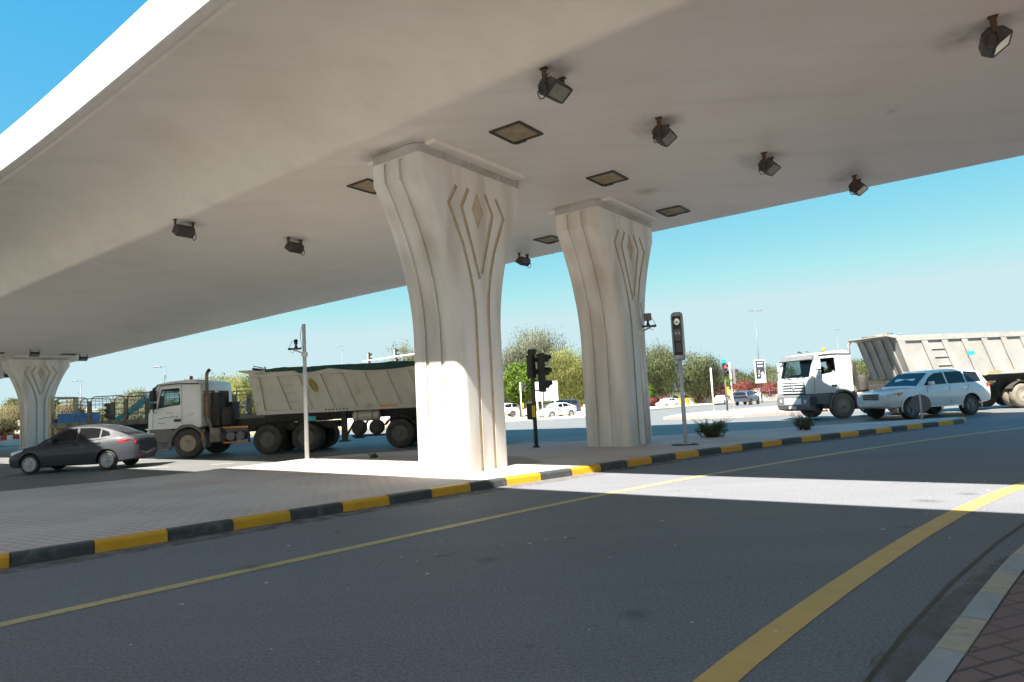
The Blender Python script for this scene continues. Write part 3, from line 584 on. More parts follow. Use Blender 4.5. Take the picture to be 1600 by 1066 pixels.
# floodlights hung under the deck
def flood():
    r = thing("floodlight", "", "floodlight")
    for y in (-.26, .26):
        b = MB(); b.box(-.045, .045, y - .012, y + .012, -.20, -.012); b.box(-.07, .07, y - .05, y + .05, -.014, 0); b.box(-.025, .025, y - .02, y + .02, -.26, -.18)
        b.build("bracket", "rusty_bracket", r)
    h = MB(); prof = [(-.24, -.30), (.02, -.48), (.15, -.40), (.18, -.24), (.08, -.14), (-.12, -.17)]
    h.prism(prof, 'y', -.245, .245); hh = h.build("housing", "lamp_housing", r, .015)
    g = MB(); n = Vector((-.18, 0, -.26)).normalized(); a = Vector((-.222, 0, -.3125)) + n * .006; b = Vector((.002, 0, -.4675)) + n * .006
    g.add([tuple(a + Vector((0, -.21, 0))), tuple(b + Vector((0, -.21, 0))), tuple(b + Vector((0, .21, 0))), tuple(a + Vector((0, .21, 0)))], [(0, 1, 2, 3)]); g.build("lens", "lamp_lens", r, fix=False)
    rim = MB()
    for y in (-.23, .23): rim.tube([tuple(a + Vector((0, y, 0))), tuple(b + Vector((0, y, 0)))], .012, 6)
    for p in (a, b): rim.tube([(p.x, -.23, p.z), (p.x, .23, p.z)], .012, 6)
    rim.build("lens_frame", "lamp_housing", r)
    c = MB(); c.tube([(.10, .25, -.30)] + [(.05 + .10 * cos(q), .28, -.42 + .12 * sin(q)) for q in (1.2, .2, -.9, -1.8, -2.8, -3.7)] + [(0, .25, -.2), (.02, .10, -.012)], .012, 6)
    c.build("cable", "black_metal", r)
    return r
FL = [(-10.55, -.35, 0, "floodlight hanging nearest the camera, alone at the upper right under the deck"),
      (-4.93, -3.44, 0, "floodlight closest to the curved web, first of its row of four, above the big hatch"),
      (-5.47, -.43, 0, "second floodlight of the row of four, right of the big square hatches"),
      (-6.49, 2.96, 0, "third floodlight of the row of four, above the middle column's right side"),
      (-7.76, 6.32, 0, "floodlight at the far soffit edge against the sky, last of its row of four"),
      (6.61, -3.35, 1, "floodlight left of the nearest column, the one closer to the curved web"),
      (6.31, -.18, 1, "floodlight left of the nearest column, the one nearer to that column"),
      (3.0, 6.95, 1, "floodlight hanging at the soffit edge in the gap between the two big columns"),
      (37.02, 3.2, 0, "tiny floodlight just above the carved diamond of the far left column"),
      (39.2, 6.7, 0, "tiny floodlight at the soffit edge right of the far left column"),
      (52.76, 6.5, 1, "tiny floodlight left of the far left column at the edge of view")]
f0 = flood()
for i, (s, t, fl, lab) in enumerate(FL):
    p = W(s, t - shift(s), ZS) ; p.z = ZS - drop(s) - 0.002
    o = f0 if i == 0 else dup(f0, (0, 0, 0), 0, lab)
    o.scale = (.9, .9, .9); o.location = p; o.rotation_euler = (0, 0, RZU + (pi if fl else 0) + random.Random(i).uniform(-.12, .12)); o["label"] = lab; o["group"] = "floodlights under the overpass"

# ------------------------------------------------------------------ vehicles (local +x forward, +y to the vehicle's left)
WH = {}
def wheel_meshes(key, rad, wid, rr, tyre, rim, style, dual=False):
    if key in WH: return WH[key]
    t = MB(); k = rad - rr
    prof = [(rr - .01, -wid / 2 + .02), (rr + .02, -wid / 2), (rr + k * .55, -wid / 2 - .006), (rad - .03, -wid / 2 + .01), (rad, -wid / 2 + .045), (rad, wid / 2 - .045), (rad - .03, wid / 2 - .01), (rr + k * .55, wid / 2 + .006), (rr + .02, wid / 2), (rr - .01, wid / 2 - .02), (rr - .01, -wid / 2 + .02)]
    t.lathe(prof, 'y', 36)
    if dual: t.lathe([(r_, h - wid - .06) for r_, h in prof], 'y', 28)
    r = MB(); o = wid / 2
    if style == 'truck':      # deep dished steel wheel with hand holes
        r.lathe([(rr, o - .03), (rr, o - .005), (rr - .03, o - .005), (rr - .045, o - .05), (rr * .78, o - .07), (rr * .52, o - .06), (rr * .42, o - .03), (rr * .30, o - .01), (rr * .26, o + .03), (0.0, o + .035)], 'y', 32)
        for j in range(10):
            a = 2 * pi * j / 10; r.lathe([(.0, .0), (.024, .0), (.024, .012), (0, .012)], 'y', 8, 1, False, (rr * .67 * cos(a), o - .071, rr * .67 * sin(a)))
    elif style == 'drive':    # dark recessed dual wheel with bolt ring
        r.lathe([(rr, o - .02), (rr, o), (rr - .03, o), (rr - .05, o - .10), (rr * .62, o - .16), (rr * .55, o - .12), (rr * .40, o - .10), (rr * .36, o - .01), (rr * .30, o + .0), (0.0, o + .0)], 'y', 32)
        for j in range(6):
            a = 2 * pi * j / 6; r.X = Matrix.Rotation(a, 4, 'Y'); r.box(rr * .40, rr * .86, o - .15, o - .09, -.03, .03, 0); r.X = Matrix()
    else:                     # alloy: spokes over a dark barrel
        n = style; r.lathe([(rr, o - .04), (rr + .012, o - .004), (rr - .015, o - .004), (rr - .025, o - .05), (rr - .03, o - .12), (0, o - .12)], 'y', 32, 0)
        r.lathe([(rr - .03, o - .118), (0, o - .117)], 'y', 24, 1)
        for j in range(n):
            r.X = Matrix.Rotation(2 * pi * j / n + pi / 2, 4, 'Y')
            r.prism([(.03, -.02), (rr - .02, -.032), (rr - .02, .032), (.03, .02)], 'y', o - .045, o - .012, 0)
            r.X = Matrix()
        r.lathe([(.07, o - .045), (.065, o - .003), (.0, o + .0)], 'y', 16, 0)
    WH[key] = (t.mesh("tyre", tyre), r.mesh("rim", [rim, "black_metal"])); return WH[key]
def wheel(root, key, x, y, z, side, **kw):
    a, b = wheel_meshes(key, **kw)
    t = link("wheel", a, root); t.location = (x, y, z); t.rotation_euler = (random.Random(int(x * 97)).uniform(0, 6.28) if False else 0, 0, 0 if side > 0 else pi)
    r = link("rim", b, t); return t
def interp(st, f): return [float(np.interp(f, [a[0] for a in st], [a[k] for a in st])) for k in range(1, len(st[0]))]
def car(name, label, cat, loc, rz, sp, paint, group=None, plain=False):
    """sp: L, front axle, rear axle, R (tyre), body stations (f, ztop, zbottom, halfwidth), cabin stations (f, zroof, hw_base, hw_roof), belt function, windows"""
    root = thing(name, label, cat, loc, rz, group); xf = lambda f: sp['L'] / 2 - f
    mb = MB(); rings = []
    fs = np.linspace(0, sp['L'], 30)
    fs = sorted(set([round(float(a), 3) for a in fs] + [0.04, 0.12, sp['L'] - .04, sp['L'] - .12]))
    for f in fs:
        zt, zb, hw = interp(sp['body'], f); zm = zb + (zt - zb) * .52
        hs = [(0, zb), (hw * .80, zb), (hw * .955, zb + .05), (hw * .99, zb + (zt - zb) * .30), (hw * 1.0, zm), (hw * .985, zb + (zt - zb) * .74), (hw * .955, zt - .085), (hw * .90, zt - .02), (hw * .70, zt + .005), (0, zt + .02)]
        rings.append([(xf(f), y, z) for y, z in hs] + [(xf(f), -y, z) for y, z in reversed(hs[1:-1])])
    n = len(rings[0]); k = len(rings)
    mb.add(sum(rings, []), [(i * n + j, i * n + (j + 1) % n, (i + 1) * n + (j + 1) % n, (i + 1) * n + j) for i in range(k - 1) for j in range(n)] + [tuple(range(n)), tuple(range((k - 1) * n, k * n))])
    body = mb.build("body", [paint, "black_metal"], root); hwm = max(a[3] for a in sp['body'])
    cm = MB()
    for f in sp['axles']:
        for sd in (1, -1):
            cm.lathe([(sp['R'] + .055, sd * (hwm - .30)), (sp['R'] + .055, sd * (hwm + .2))], 'y', 28, 1, True, (xf(f), 0, sp['R']))
    cut(body, cm, [paint, "black_metal"]); smooth_angle(body, 32)
    # cabin
    cb = MB(); cr = []; cs = sp['cabin']
    belt = lambda f: interp(sp['body'], f)[0]
    cf = sorted(set([a[0] for a in cs] + [cs[0][0] + (cs[-1][0] - cs[0][0]) * q / 18 for q in range(19)]))
    for f in cf:
        zr, hb, hr = interp(cs, f); z0 = min(belt(f) - .03, zr - .02)
        hs = [(0, z0), (hb, z0), (hr, zr - .045 * min(1, (zr - z0) / .3)), (hr - .07, zr - .008), (hr * .5, zr + .012), (0, zr + .018)]
        cr.append([(xf(f), y, z) for y, z in hs] + [(xf(f), -y, z) for y, z in reversed(hs[1:-1])])
    n = len(cr[0]); k = len(cr)
    cb.add(sum(cr, []), [(i * n + j, i * n + (j + 1) % n, (i + 1) * n + (j + 1) % n, (i + 1) * n + j) for i in range(k - 1) for j in range(n)] + [tuple(range(n)), tuple(range((k - 1) * n, k * n))])
    smooth_angle(cb.build("cabin", paint, root), 30)
    def side_y(f, z):
        zr, hb, hr = interp(cs, f); z0 = min(belt(f) - .03, zr - .02); zt = zr - .045 * min(1, (zr - z0) / .3)
        return hb + (hr - hb) * min(1.02, max(0, (z - z0) / max(.02, zt - z0)))
    for poly in sp['windows']:
        for sd in (1, -1):
            g = MB(); dense = []
            for i, p in enumerate(poly):
                q = poly[(i + 1) % len(poly)]; m_ = max(1, int(abs(q[0] - p[0]) / .15))
                dense += [(p[0] + (q[0] - p[0]) * t / m_, p[1] + (q[1] - p[1]) * t / m_) for t in range(m_)]
            cx = sum(p[0] for p in dense) / len(dense); cz = sum(p[1] for p in dense) / len(dense); dense.append((cx, cz)); nn = len(dense) - 1
            g.add([(xf(f), sd * (side_y(f, z) + .007), z) for f, z in dense], [(i, (i + 1) % nn, nn) for i in range(nn)], 0, True)
            g.build("window", "tint", root)
    for nm, (f0, z0, w0, f1, z1, w1) in (("windscreen", sp['screen']), ("rear_window", sp['rear'])):
        g = MB(); nz = Vector((abs(z1 - z0), 0, abs(f1 - f0))).normalized() * .012
        if nm == "rear_window": nz.x *= -1
        pts = [(xf(f0) + nz.x, w0, z0 + nz.z), (xf(f0) + nz.x, 0, z0 + nz.z + .018), (xf(f0) + nz.x, -w0, z0 + nz.z), (xf(f1) + nz.x, -w1, z1 + nz.z), (xf(f1) + nz.x, 0, z1 + nz.z + .018), (xf(f1) + nz.x, w1, z1 + nz.z)]
        g.add(pts, [(0, 1, 4, 5), (1, 2, 3, 4)], 0, True); g.build(nm, "tint", root)
    kw = sp['wheel']
    for f in sp['axles']:
        for sd in (1, -1): wheel(root, sp['wkey'], xf(f), sd * (hwm - kw['wid'] / 2 - .02), sp['R'], sd, rad=sp['R'], **kw)
    if plain: return root
    bl = lambda f, z, sd, out=.006: (xf(f), sd * (interp(sp['body'], f)[2] * .985 + out), z)
    for nm, mt, poly in sp['lamps']:
        for sd in (1, -1):
            g = MB(); P = [bl(f, z, sd) for f, z in poly]; Q = [(x - 0.0, y - sd * .05, z) for x, y, z in P]; n = len(P)
            g.add(P + Q, [tuple(range(n))] + [(i, i + n, (i + 1) % n + n, (i + 1) % n) for i in range(n)]); g.build(nm, mt, root)
    for nm, mt, (f, y0, y1, z0, z1) in sp['front']:
        g = MB(); g.box(xf(f) - .04, xf(f) + .02, y0, y1, z0, z1); g.build(nm, mt, root, .012)
    for f, z in sp['handles']:
        for sd in (1, -1):
            g = MB(); y = interp(sp['body'], f)[2]; g.box(xf(f) - .09, xf(f) + .09, sd * (y * .985 - .01) - .012, sd * (y * .985 - .01) + .02, z - .012, z + .016); g.build("door_handle", sp.get('hmat', paint), root, .006)
    f, z = sp['mirror']
    for sd in (1, -1):
        g = MB(); y = side_y(f, z) * 1.0; g.box(xf(f) - .07, xf(f) + .07, min(sd * (y + .03), sd * (y + .22)), max(sd * (y + .03), sd * (y + .22)), z - .01, z + .14); g.build("mirror", sp.get('mmat', paint), root, .03)
    for a in sp['seams']:                                # door shut lines
        for sd in (1, -1):
            g = MB(); p = [bl(f, z, sd, .001) for f, z in a]; g.tube(p, .006, 5); g.build("door_seam", "black_metal", root)
    return root
SEDAN = dict(L=4.40, R=.31, axles=(.86, 3.41), wkey='sedan', wheel=dict(wid=.20, rr=.215, tyre="tyre", rim="alloy", style=7),
    body=[(0, .60, .34, .52), (.05, .66, .26, .62), (.15, .72, .21, .72), (.4, .80, .19, .81), (.8, .87, .18, .85), (1.2, .93, .18, .865), (1.7, .955, .19, .865), (2.4, .985, .19, .87), (3.0, 1.01, .19, .87), (3.5, 1.05, .2, .865), (3.9, 1.06, .24, .845), (4.2, 1.05, .28, .80), (4.33, 1.0, .30, .74), (4.40, .88, .36, .66)],
    cabin=[(1.08, .93, .78, .77), (1.35, 1.10, .80, .73), (1.75, 1.33, .81, .67), (2.0, 1.42, .815, .655), (2.35, 1.455, .82, .65), (2.8, 1.45, .82, .65), (3.2, 1.40, .81, .64), (3.5, 1.31, .79, .63), (3.85, 1.16, .74, .64), (4.05, 1.07, .70, .67)],
    windows=[[(1.50, 1.0), (2.36, 1.02), (2.36, 1.375), (2.12, 1.37), (1.85, 1.275)], [(2.44, 1.02), (3.12, 1.05), (3.12, 1.33), (2.85, 1.365), (2.44, 1.378)], [(3.18, 1.06), (3.48, 1.10), (3.40, 1.22), (3.18, 1.30)]],
    screen=(1.14, .97, .70, 1.88, 1.365, .56), rear=(3.98, 1.10, .60, 3.28, 1.365, .52),
    lamps=[("headlight", "clear_lens", [(.10, .63), (.22, .60), (.62, .74), (.66, .80), (.45, .77), (.2, .71)]), ("tail_light", "red_lens", [(3.72, .90), (3.9, .84), (4.33, .80), (4.34, .90), (4.1, .95)])],
    front=[("grille", "black_metal", (.02, -.42, .42, .36, .50)), ("number_plate", "white_plastic", (-.0, -.26, .26, .44, .53)), ("rear_reflector", "red_lens", (4.37, .45, .62, .36, .42)), ("rear_bumper_insert", "black_metal", (4.37, -.5, .5, .28, .36))],
    handles=[(2.2, .86), (3.1, .88)], mirror=(1.62, .97), seams=[[(1.42, .30), (1.46, .9)], [(2.40, .27), (2.40, .95)], [(3.05, .45), (3.2, .75), (3.14, .97)]])
SUV = dict(L=4.99, R=.395, axles=(.95, 3.82), wkey='suv', wheel=dict(wid=.28, rr=.235, tyre="tyre", rim="grey_alloy", style=5),
    body=[(0, .92, .52, .70), (.06, 1.0, .46, .80), (.2, 1.06, .42, .88), (.6, 1.12, .42, .95), (1.1, 1.16, .42, .97), (1.6, 1.19, .42, .975), (2.5, 1.21, .42, .98), (3.5, 1.23, .42, .98), (4.3, 1.24, .44, .97), (4.8, 1.23, .48, .93), (4.93, 1.18, .52, .88), (4.99, 1.05, .58, .80)],
    cabin=[(1.35, 1.18, .86, .84), (1.75, 1.48, .88, .77), (2.15, 1.73, .89, .70), (2.4, 1.80, .895, .69), (3.0, 1.83, .895, .69), (3.8, 1.82, .895, .69), (4.4, 1.77, .89, .69), (4.62, 1.70, .88, .69), (4.78, 1.45, .87, .74), (4.90, 1.21, .86, .82)],
    windows=[[(1.72, 1.24), (2.78, 1.26), (2.78, 1.71), (2.35, 1.68), (2.05, 1.54)], [(2.86, 1.26), (3.72, 1.27), (3.72, 1.72), (2.86, 1.715)], [(3.79, 1.275), (4.52, 1.29), (4.45, 1.66), (3.79, 1.715)]],
    screen=(1.42, 1.23, .78, 2.08, 1.70, .67), rear=(4.86, 1.28, .72, 4.68, 1.64, .64),
    lamps=[("headlight", "clear_lens", [(.06, .98), (.1, .82), (.42, .84), (.62, .98), (.6, 1.03), (.3, 1.02)]), ("indicator", "amber_lens", [(.42, .88), (.6, .98), (.62, 1.03), (.38, 1.02)]), ("tail_light", "red_lens", [(4.66, .98), (4.93, .98), (4.92, 1.22), (4.70, 1.22)])],
    front=[("grille", "chrome", (.02, -.42, .42, .74, 1.0)), ("grille_gap", "black_metal", (.012, -.36, .36, .78, .83)), ("grille_gap", "black_metal", (.012, -.36, .36, .86, .90)), ("grille_gap", "black_metal", (.012, -.36, .36, .93, .97)), ("number_plate", "white_plastic", (.0, -.26, .26, .56, .67)), ("lower_intake", "black_metal", (.03, -.6, .6, .50, .56)), ("fog_light", "clear_lens", (.06, .58, .70, .62, .70)), ("fog_light", "clear_lens", (.06, -.70, -.58, .62, .70))],
    handles=[(2.6, 1.06), (3.55, 1.07)], hmat="chrome", mmat="white_car", mirror=(1.95, 1.24), seams=[[(1.78, .55), (1.72, 1.17)], [(2.82, .52), (2.82, 1.2)], [(3.5, .9), (3.74, 1.05), (3.74, 1.21)]])
SED2 = dict(SEDAN, wkey='sedan_small', wheel=dict(wid=.22, rr=.22, tyre="tyre", rim="alloy", style=6))
SUV2 = dict(SUV, wkey='suv_small', L=4.7, wheel=dict(wid=.25, rr=.24, tyre="tyre", rim="grey_alloy", style=6))
HL = pi   # heading towards picture left
car("grey_sedan", "dark metallic grey sedan passing at the far left beside the paved island", "car", (-14.0, 21.5, 0), HL + R(5), SEDAN, "grey_car").scale = (.90, .95, .97)
suv = car("white_suv", "white sport utility vehicle with dark windows driving behind the round sign", "car", (16.2, 26.4, 0), pi + R(15), SUV, "white_car")
for sd in (1, -1):
    st = MB(); st.box(-.9, .95, sd * .90 - .06, sd * .90 + .06, .40, .46); st.build("running_board", "chrome", suv, .015)
for f in (.95, 3.82):
    for sd in (1, -1):
        fl = MB(); fl.tube([(4.99 / 2 - f + .475 * cos(a), sd * .965, .395 + .475 * sin(a)) for a in [R(-12 + 12 * q) for q in range(18)]], .03, 6); fl.build("arch_trim", "white_car", suv)
FARC = "cars waiting or driving beyond the overpass"
car("white_sedan", "white sedan turned to show its nose, behind the near black traffic light", "car", (4.1, 66.6, H(66.6)), pi + R(38), SED2, "white_car", FARC)
car("blue_car", "dark blue car half hidden behind the white sedan", "car", (4.9, 77.0, H(77)), pi + R(20), SUV2, "blue_car", FARC)
car("white_sedan", "white car with a dark grille just left of the middle column", "car", (10.6, 92.0, H(92)), pi + R(62), SED2, "white_car", FARC)
car("white_pickup", "white vehicle peeping out right of the nearest column", "car", (-2.0, 88.0, H(88)), pi + R(10), SUV2, "white_car", FARC)
car("white_sedan", "white car right of the middle column, in front of the red flowers", "car", (24.3, 106.0, H(106)), pi + R(40), SED2, "white_car", FARC)
car("white_sedan", "white car driving towards the camera, left of the dark blue one on the far road", "car", (32.4, 104.5, H(104.5)), pi + R(62), SED2, "white_car", FARC)
car("blue_suv", "dark blue sport utility vehicle seen from behind on the far road", "car", (29.6, 84.5, H(84.5)), R(52), SUV2, "blue_car", FARC)

# ------------------------------------------------------------------ people in the truck cabs
def skinned(name, joints, edges, mat, parent, root=0, sub=2):
    me = bpy.data.meshes.new(name); me.from_pydata([j[0] for j in joints], edges, []); me.materials.append(MATS[mat])
    o = bpy.data.objects.new(name, me); COL.objects.link(o)
    if parent: o.parent = parent
    sk = o.modifiers.new("skin", 'SKIN'); lay = me.skin_vertices.new(name="") if not me.skin_vertices else me.skin_vertices[0]
    for i, j in enumerate(joints):
        r = j[1]; lay.data[i].radius = (r, r) if not isinstance(r, tuple) else r; lay.data[i].use_root = (i == root)
    sb = o.modifiers.new("sub", 'SUBSURF'); sb.levels = sub; sb.render_levels = sub
    sk.use_smooth_shade = True
    bake(o); return o
def driver(label, shirt, world, arm_out):
    """seated driver facing local +x; hips at the origin"""
    J = [((0, 0, 0), (.15, .12)), ((.0, 0, .22), (.15, .115)), ((0, 0, .42), (.17, .11)), ((0, 0, .53), (.07, .07)), ((.02, 0, .62), (.062, .062)), ((.035, 0, .72), (.095, .088)), ((.03, 0, .82), (.07, .07)), ((.135, 0, .70), (.018, .02))]
    E_ = [(0, 1), (1, 2), (2, 3), (3, 4), (4, 5), (5, 6), (5, 7)]
    def chain(start, pts):
        a = start
        for p, r in pts: J.append((p, r)); E_.append((a, len(J) - 1)); a = len(J) - 1
        return a
    for sd in (1, -1):
        k = chain(0, [((.05, sd * .10, .0), .09), ((.42, sd * .13, .04), .065), ((.50, sd * .13, -.10), .055), ((.52, sd * .13, -.36), .04), ((.62, sd * .13, -.40), .03)])
        out = arm_out and sd == 1
        arm = [((0, sd * .20, .42), .06), ((.08, sd * .30, .22), .05), ((.18, sd * .42, .26), .045), ((.33, sd * .50, .30), .034)] if out else [((0, sd * .20, .42), .06), ((.10, sd * .26, .18), .05), ((.36, sd * .20, .22), .036)]
        hnd = chain(2, arm); b = Vector(J[hnd][0])
        palm = chain(hnd, [(tuple(b + Vector((.05, 0, .01))), .028)])
        for q, ln in ((-.03, .05), (-.01, .065), (.01, .06), (.03, .045)):
            chain(palm, [(tuple(b + Vector((.07, q, .015))), .010), (tuple(b + Vector((.07 + ln, q * 1.2, .0))), .008)])
        chain(hnd, [(tuple(b + Vector((.045, -sd * .035, .02))), .010)])
    root = thing("person", label, "person", world[0], world[1])
    skinned("body", J, E_, "skin", root)
    # shirt over torso and upper arms, trousers over the legs, hair over the skull
    sj = [((0, 0, -.03), (.165, .135)), ((0, 0, .22), (.165, .13)), ((0, 0, .42), (.185, .125)), ((0, 0, .50), (.085, .085))]; se = [(0, 1), (1, 2), (2, 3)]
    for sd in (1, -1):
        out = arm_out and sd == 1; i = len(sj)
        sj += [((0, sd * .21, .42), .078), ((.05, sd * (.27 if out else .24), .28), .068)]; se += [(2, i), (i, i + 1)]
    skinned("shirt", sj, se, shirt, root)
    tj = [((-.02, 0, -.02), (.165, .13)), ((.05, .10, .0), .102), ((.42, .13, .04), .078), ((.50, .13, -.10), .068), ((.52, .13, -.30), .055), ((.05, -.10, .0), .102), ((.42, -.13, .04), .078), ((.50, -.13, -.10), .068), ((.52, -.13, -.30), .055)]
    skinned("trousers", tj, [(0, 1), (1, 2), (2, 3), (3, 4), (0, 5), (5, 6), (6, 7), (7, 8)], "trousers", root)
    h = MB(); h.lathe([(.098, -.02), (.104, .02), (.095, .07), (.06, .108), (.0, .122)], 'z', 18, 0, True, (.015, 0, .745)); h.build("hair", "hair", root)
    f = MB()
    for sd in (1, -1): f.lathe([(.0, -.004), (.010, .0), (.0, .006)], 'x', 8, 0, True, (.122, sd * .035, .735))
    f.build("eyes", "black_metal", root)
    return root

# ------------------------------------------------------------------ tipper trucks (x = 0 at the front axle, +x forward)
def arc2(cx, cz, r, a0, a1, n): return [(cx + r * cos(R(a0 + (a1 - a0) * i / n)), cz + r * sin(R(a0 + (a1 - a0) * i / n))) for i in range(n + 1)]
def tipper(label, loc, rz, o):
    root = thing("tipper_truck", label, "truck", loc, rz)
    hw = 1.22
    # cab shell
    prof = [(1.47, 1.10), (1.45, 1.66), (1.40, 1.76), (1.15, 2.60), (1.06, 2.76), (.6, 2.83), (-.2, 2.87), (-.42, 2.80), (-.50, 2.66), (-.52, 1.14), (-.40, 1.10), (-.58, .98)]
    prof = prof[:-1] + arc2(0, .53, .70, 126, 54, 8) + [(.62, 1.10)]
    mb = MB(); mb.prism(prof, 'y', -hw, hw); cab = mb.build("cab", ["white_truck", "dark_trim"], root)
    bv = cab.modifiers.new("b", 'BEVEL'); bv.width = .045; bv.segments = 2; bv.limit_method = 'ANGLE'; bv.angle_limit = R(40); bake(cab)
    inn = MB(); inn.prism([(1.36, 1.30), (1.34, 1.76), (1.10, 2.56), (1.0, 2.68), (-.38, 2.74), (-.43, 2.6), (-.43, 1.34), (.62, 1.30)], 'y', -hw + .06, hw - .06, 1); cut(cab, inn, ["white_truck", "dark_trim"])
    win = [(1.10, 1.85), (1.03, 2.25), (.94, 2.555), (.32, 2.58), (.27, 2.54), (.25, 2.0), (.29, 1.95), (.6, 1.93)]
    wc = MB(); wc.prism(win, 'y', -hw - .2, hw + .2, 1); cut(cab, wc, ["white_truck", "dark_trim"])
    sc = MB(); d_ = Vector((.25, 0, .84)).normalized()
    sc.prism([(1.55, 1.80), (1.28, 2.56), (.95, 2.55), (1.22, 1.80)], 'y', -1.04, 1.04, 1); cut(cab, sc, ["white_truck", "dark_trim"])
    rw = MB(); rw.box(-.7, -.3, .15, 1.0, 2.0, 2.45, 1); rw.box(-.7, -.3, -1.0, -.15, 2.0, 2.45, 1); cut(cab, rw, ["white_truck", "dark_trim"])
    smooth_angle(cab, 30)
    for sd in (1, -1):
        g = MB(); y = sd * (hw - .03); pl = [(x, z) for x, z in win if not (o['open'] and sd == 1 and False)]
        if o['open'] and sd == 1: pl = [(1.10, 1.85), (1.03, 2.25), (.98, 2.42), (.98, 1.87)]
        g.add([(x, y, z) for x, z in pl], [tuple(range(len(pl)))]); g.build("side_window", "cab_glass", root, fix=False)
        # door outline, belt line, handle
        dr = MB(); yy = sd * (hw + .001)
        dr.tube([(1.30, yy, 1.13), (1.27, yy, 1.72), (1.03, yy, 2.64), (.20, yy, 2.68), (.20, yy, 1.12)], .008, 5); ds = dr.build("door_seam", "dark_trim", root)
        hd = MB(); hd.box(.24, .50, yy - .012, yy + .012, 1.34, 1.44); hd.build("door_handle", "black_metal", root, .008)
        gr = MB(); gr.tube([(1.02, yy + sd * .02, 2.70), (.4, yy + sd * .008, 2.735), (-.46, yy + sd * .008, 2.70)], .022, 6); gr.build("roof_gutter", "dark_trim", root)
        # mirror
        m_ = MB(); ym = sd * (hw + .16); m_.box(1.12, 1.24, ym - .11, ym + .11, 2.12, 2.52); m_.box(1.12, 1.23, ym - .11, ym + .11, 1.84, 2.06); m_.tube([(1.18, ym - sd * .17, 2.62), (1.18, ym, 2.62), (1.18, ym, 1.72), (1.15, ym - sd * .17, 1.70)], .018, 6)
        m_.build("mirror", "black_metal" if o['dark_mirror'] else "white_plastic", root, .02)
        # lower body: wheel arch, step, skirt
        ar = MB(); ar.prism(arc2(0, .53, .70, 182, -8, 18) + arc2(0, .53, .60, -8, 182, 18), 'y', sd * (hw - .42), sd * (hw + .03)); ar.build("wheel_arch", "grey_trim", root, .012)
        sk = MB(); sk.prism([(1.36, .70), (1.44, 1.10), (.66, 1.10)] + arc2(0, .53, .71, 44, 12, 5) + [(.72, .62)], 'y', sd * (hw - .30), sd * (hw - .005)); sk.build("step_panel", "grey_trim", root, .015)
        stp = MB(); stp.box(.74, 1.22, sd * (hw - .16) - .10, sd * (hw - .16) + .10, .34, .38); stp.tube([(.78, sd * (hw - .1), .36), (.80, sd * (hw - .1), .62)], .02, 6); stp.tube([(1.18, sd * (hw - .1), .36), (1.16, sd * (hw - .1), .62)], .02, 6); stp.build("step", "weathered_steel", root)
    g = MB(); g.add([(1.416, -1.02, 1.81), (1.416, 1.02, 1.81), (1.155, 1.02, 2.555), (1.155, -1.02, 2.555)], [(0, 1, 2, 3)]); g.build("windscreen", "cab_glass", root, fix=False)
    for y0, y1 in ((.16, .99), (-.99, -.16)):
        g = MB(); g.quad((-.47, y0, 2.01), (-.47, y1, 2.01), (-.47, y1, 2.44), (-.47, y0, 2.44)); g.build("rear_window", "cab_glass", root, fix=False)
    vz = MB(); vz.prism([(1.13, 2.58), (1.33, 2.50), (1.36, 2.55), (1.14, 2.76)], 'y', -1.16, 1.16); vz.build("sun_visor", o['visor'], root, .012)
    gl = MB(); gl.box(1.44, 1.49, -.80, .80, 1.10, 1.60, 1)
    for z in (1.16, 1.28, 1.40, 1.52): gl.box(1.47, 1.525, -.76, .76, z - .035, z + .03, 0)
    gl.build("grille", ["galv" if o['shiny'] else "white_truck", "black_metal"], root, .008)
    em = MB(); em.tube([(1.54, .13 * cos(a), 1.36 + .13 * sin(a)) for a in [2 * pi * q / 20 for q in range(21)]], .012, 6)
    for a in (90, 210, 330): em.tube([(1.54, 0, 1.36), (1.54, .12 * cos(R(a)), 1.36 + .12 * sin(R(a)))], [.02, .004], 6)
    em.build("star_emblem", "chrome", root)
    bp = MB(); bp.prism([(1.30, .36), (1.52, .42), (1.58, .60), (1.56, .98), (1.47, 1.08), (1.30, 1.08)], 'y', -1.21, 1.21); bp.build("bumper", "white_truck" if not o['shiny'] else "grey_trim", root, .03)
    bc = MB(); bc.prism([(1.53, .66), (1.592, .66), (1.575, .92), (1.53, .92)], 'y', -.62, .62); bc.build("bumper_plate", "white_truck" if o['shiny'] else "grey_trim", root, .006)
    nb = MB(); nb.box(1.55, 1.60, -.26, .26, .46, .57); nb.build("number_plate", "white_plastic", root)
    for sd in (1, -1):
        hl = MB(); hl.prism([(1.22, .60), (1.545, .60), (1.57, .72), (1.56, .95), (1.48, 1.0), (1.24, .98)], 'y', sd * .72, sd * 1.235); hl.build("headlight", "clear_lens" if not o['shiny'] else "dark_trim", root, .03)
        h2 = MB(); h2.lathe([(.095, 0), (.08, .02), (0, .03)], 'x', 16, 0, True, (1.566, sd * .90, .78)); h2.build("headlight_lens", "clear_lens", root)
        wp = MB(); wp.tube([(1.44, sd * .18, 1.74), (1.435, sd * .55, 1.84), (1.42, sd * .78, 1.78)], .016, 5); wp.build("wiper", "black_metal", root)
    bk = MB(); bk.lathe([(.085, 0), (.085, .04), (.06, .05)], 'z', 16, 0, True, (.22, .5, 2.855)); bk.lathe([(.06, .05), (.062, .14), (.05, .18), (0, .19)], 'z', 16, 1, True, (.22, .5, 2.855)); bk.build("beacon", ["black_metal", o['beacon']], root)
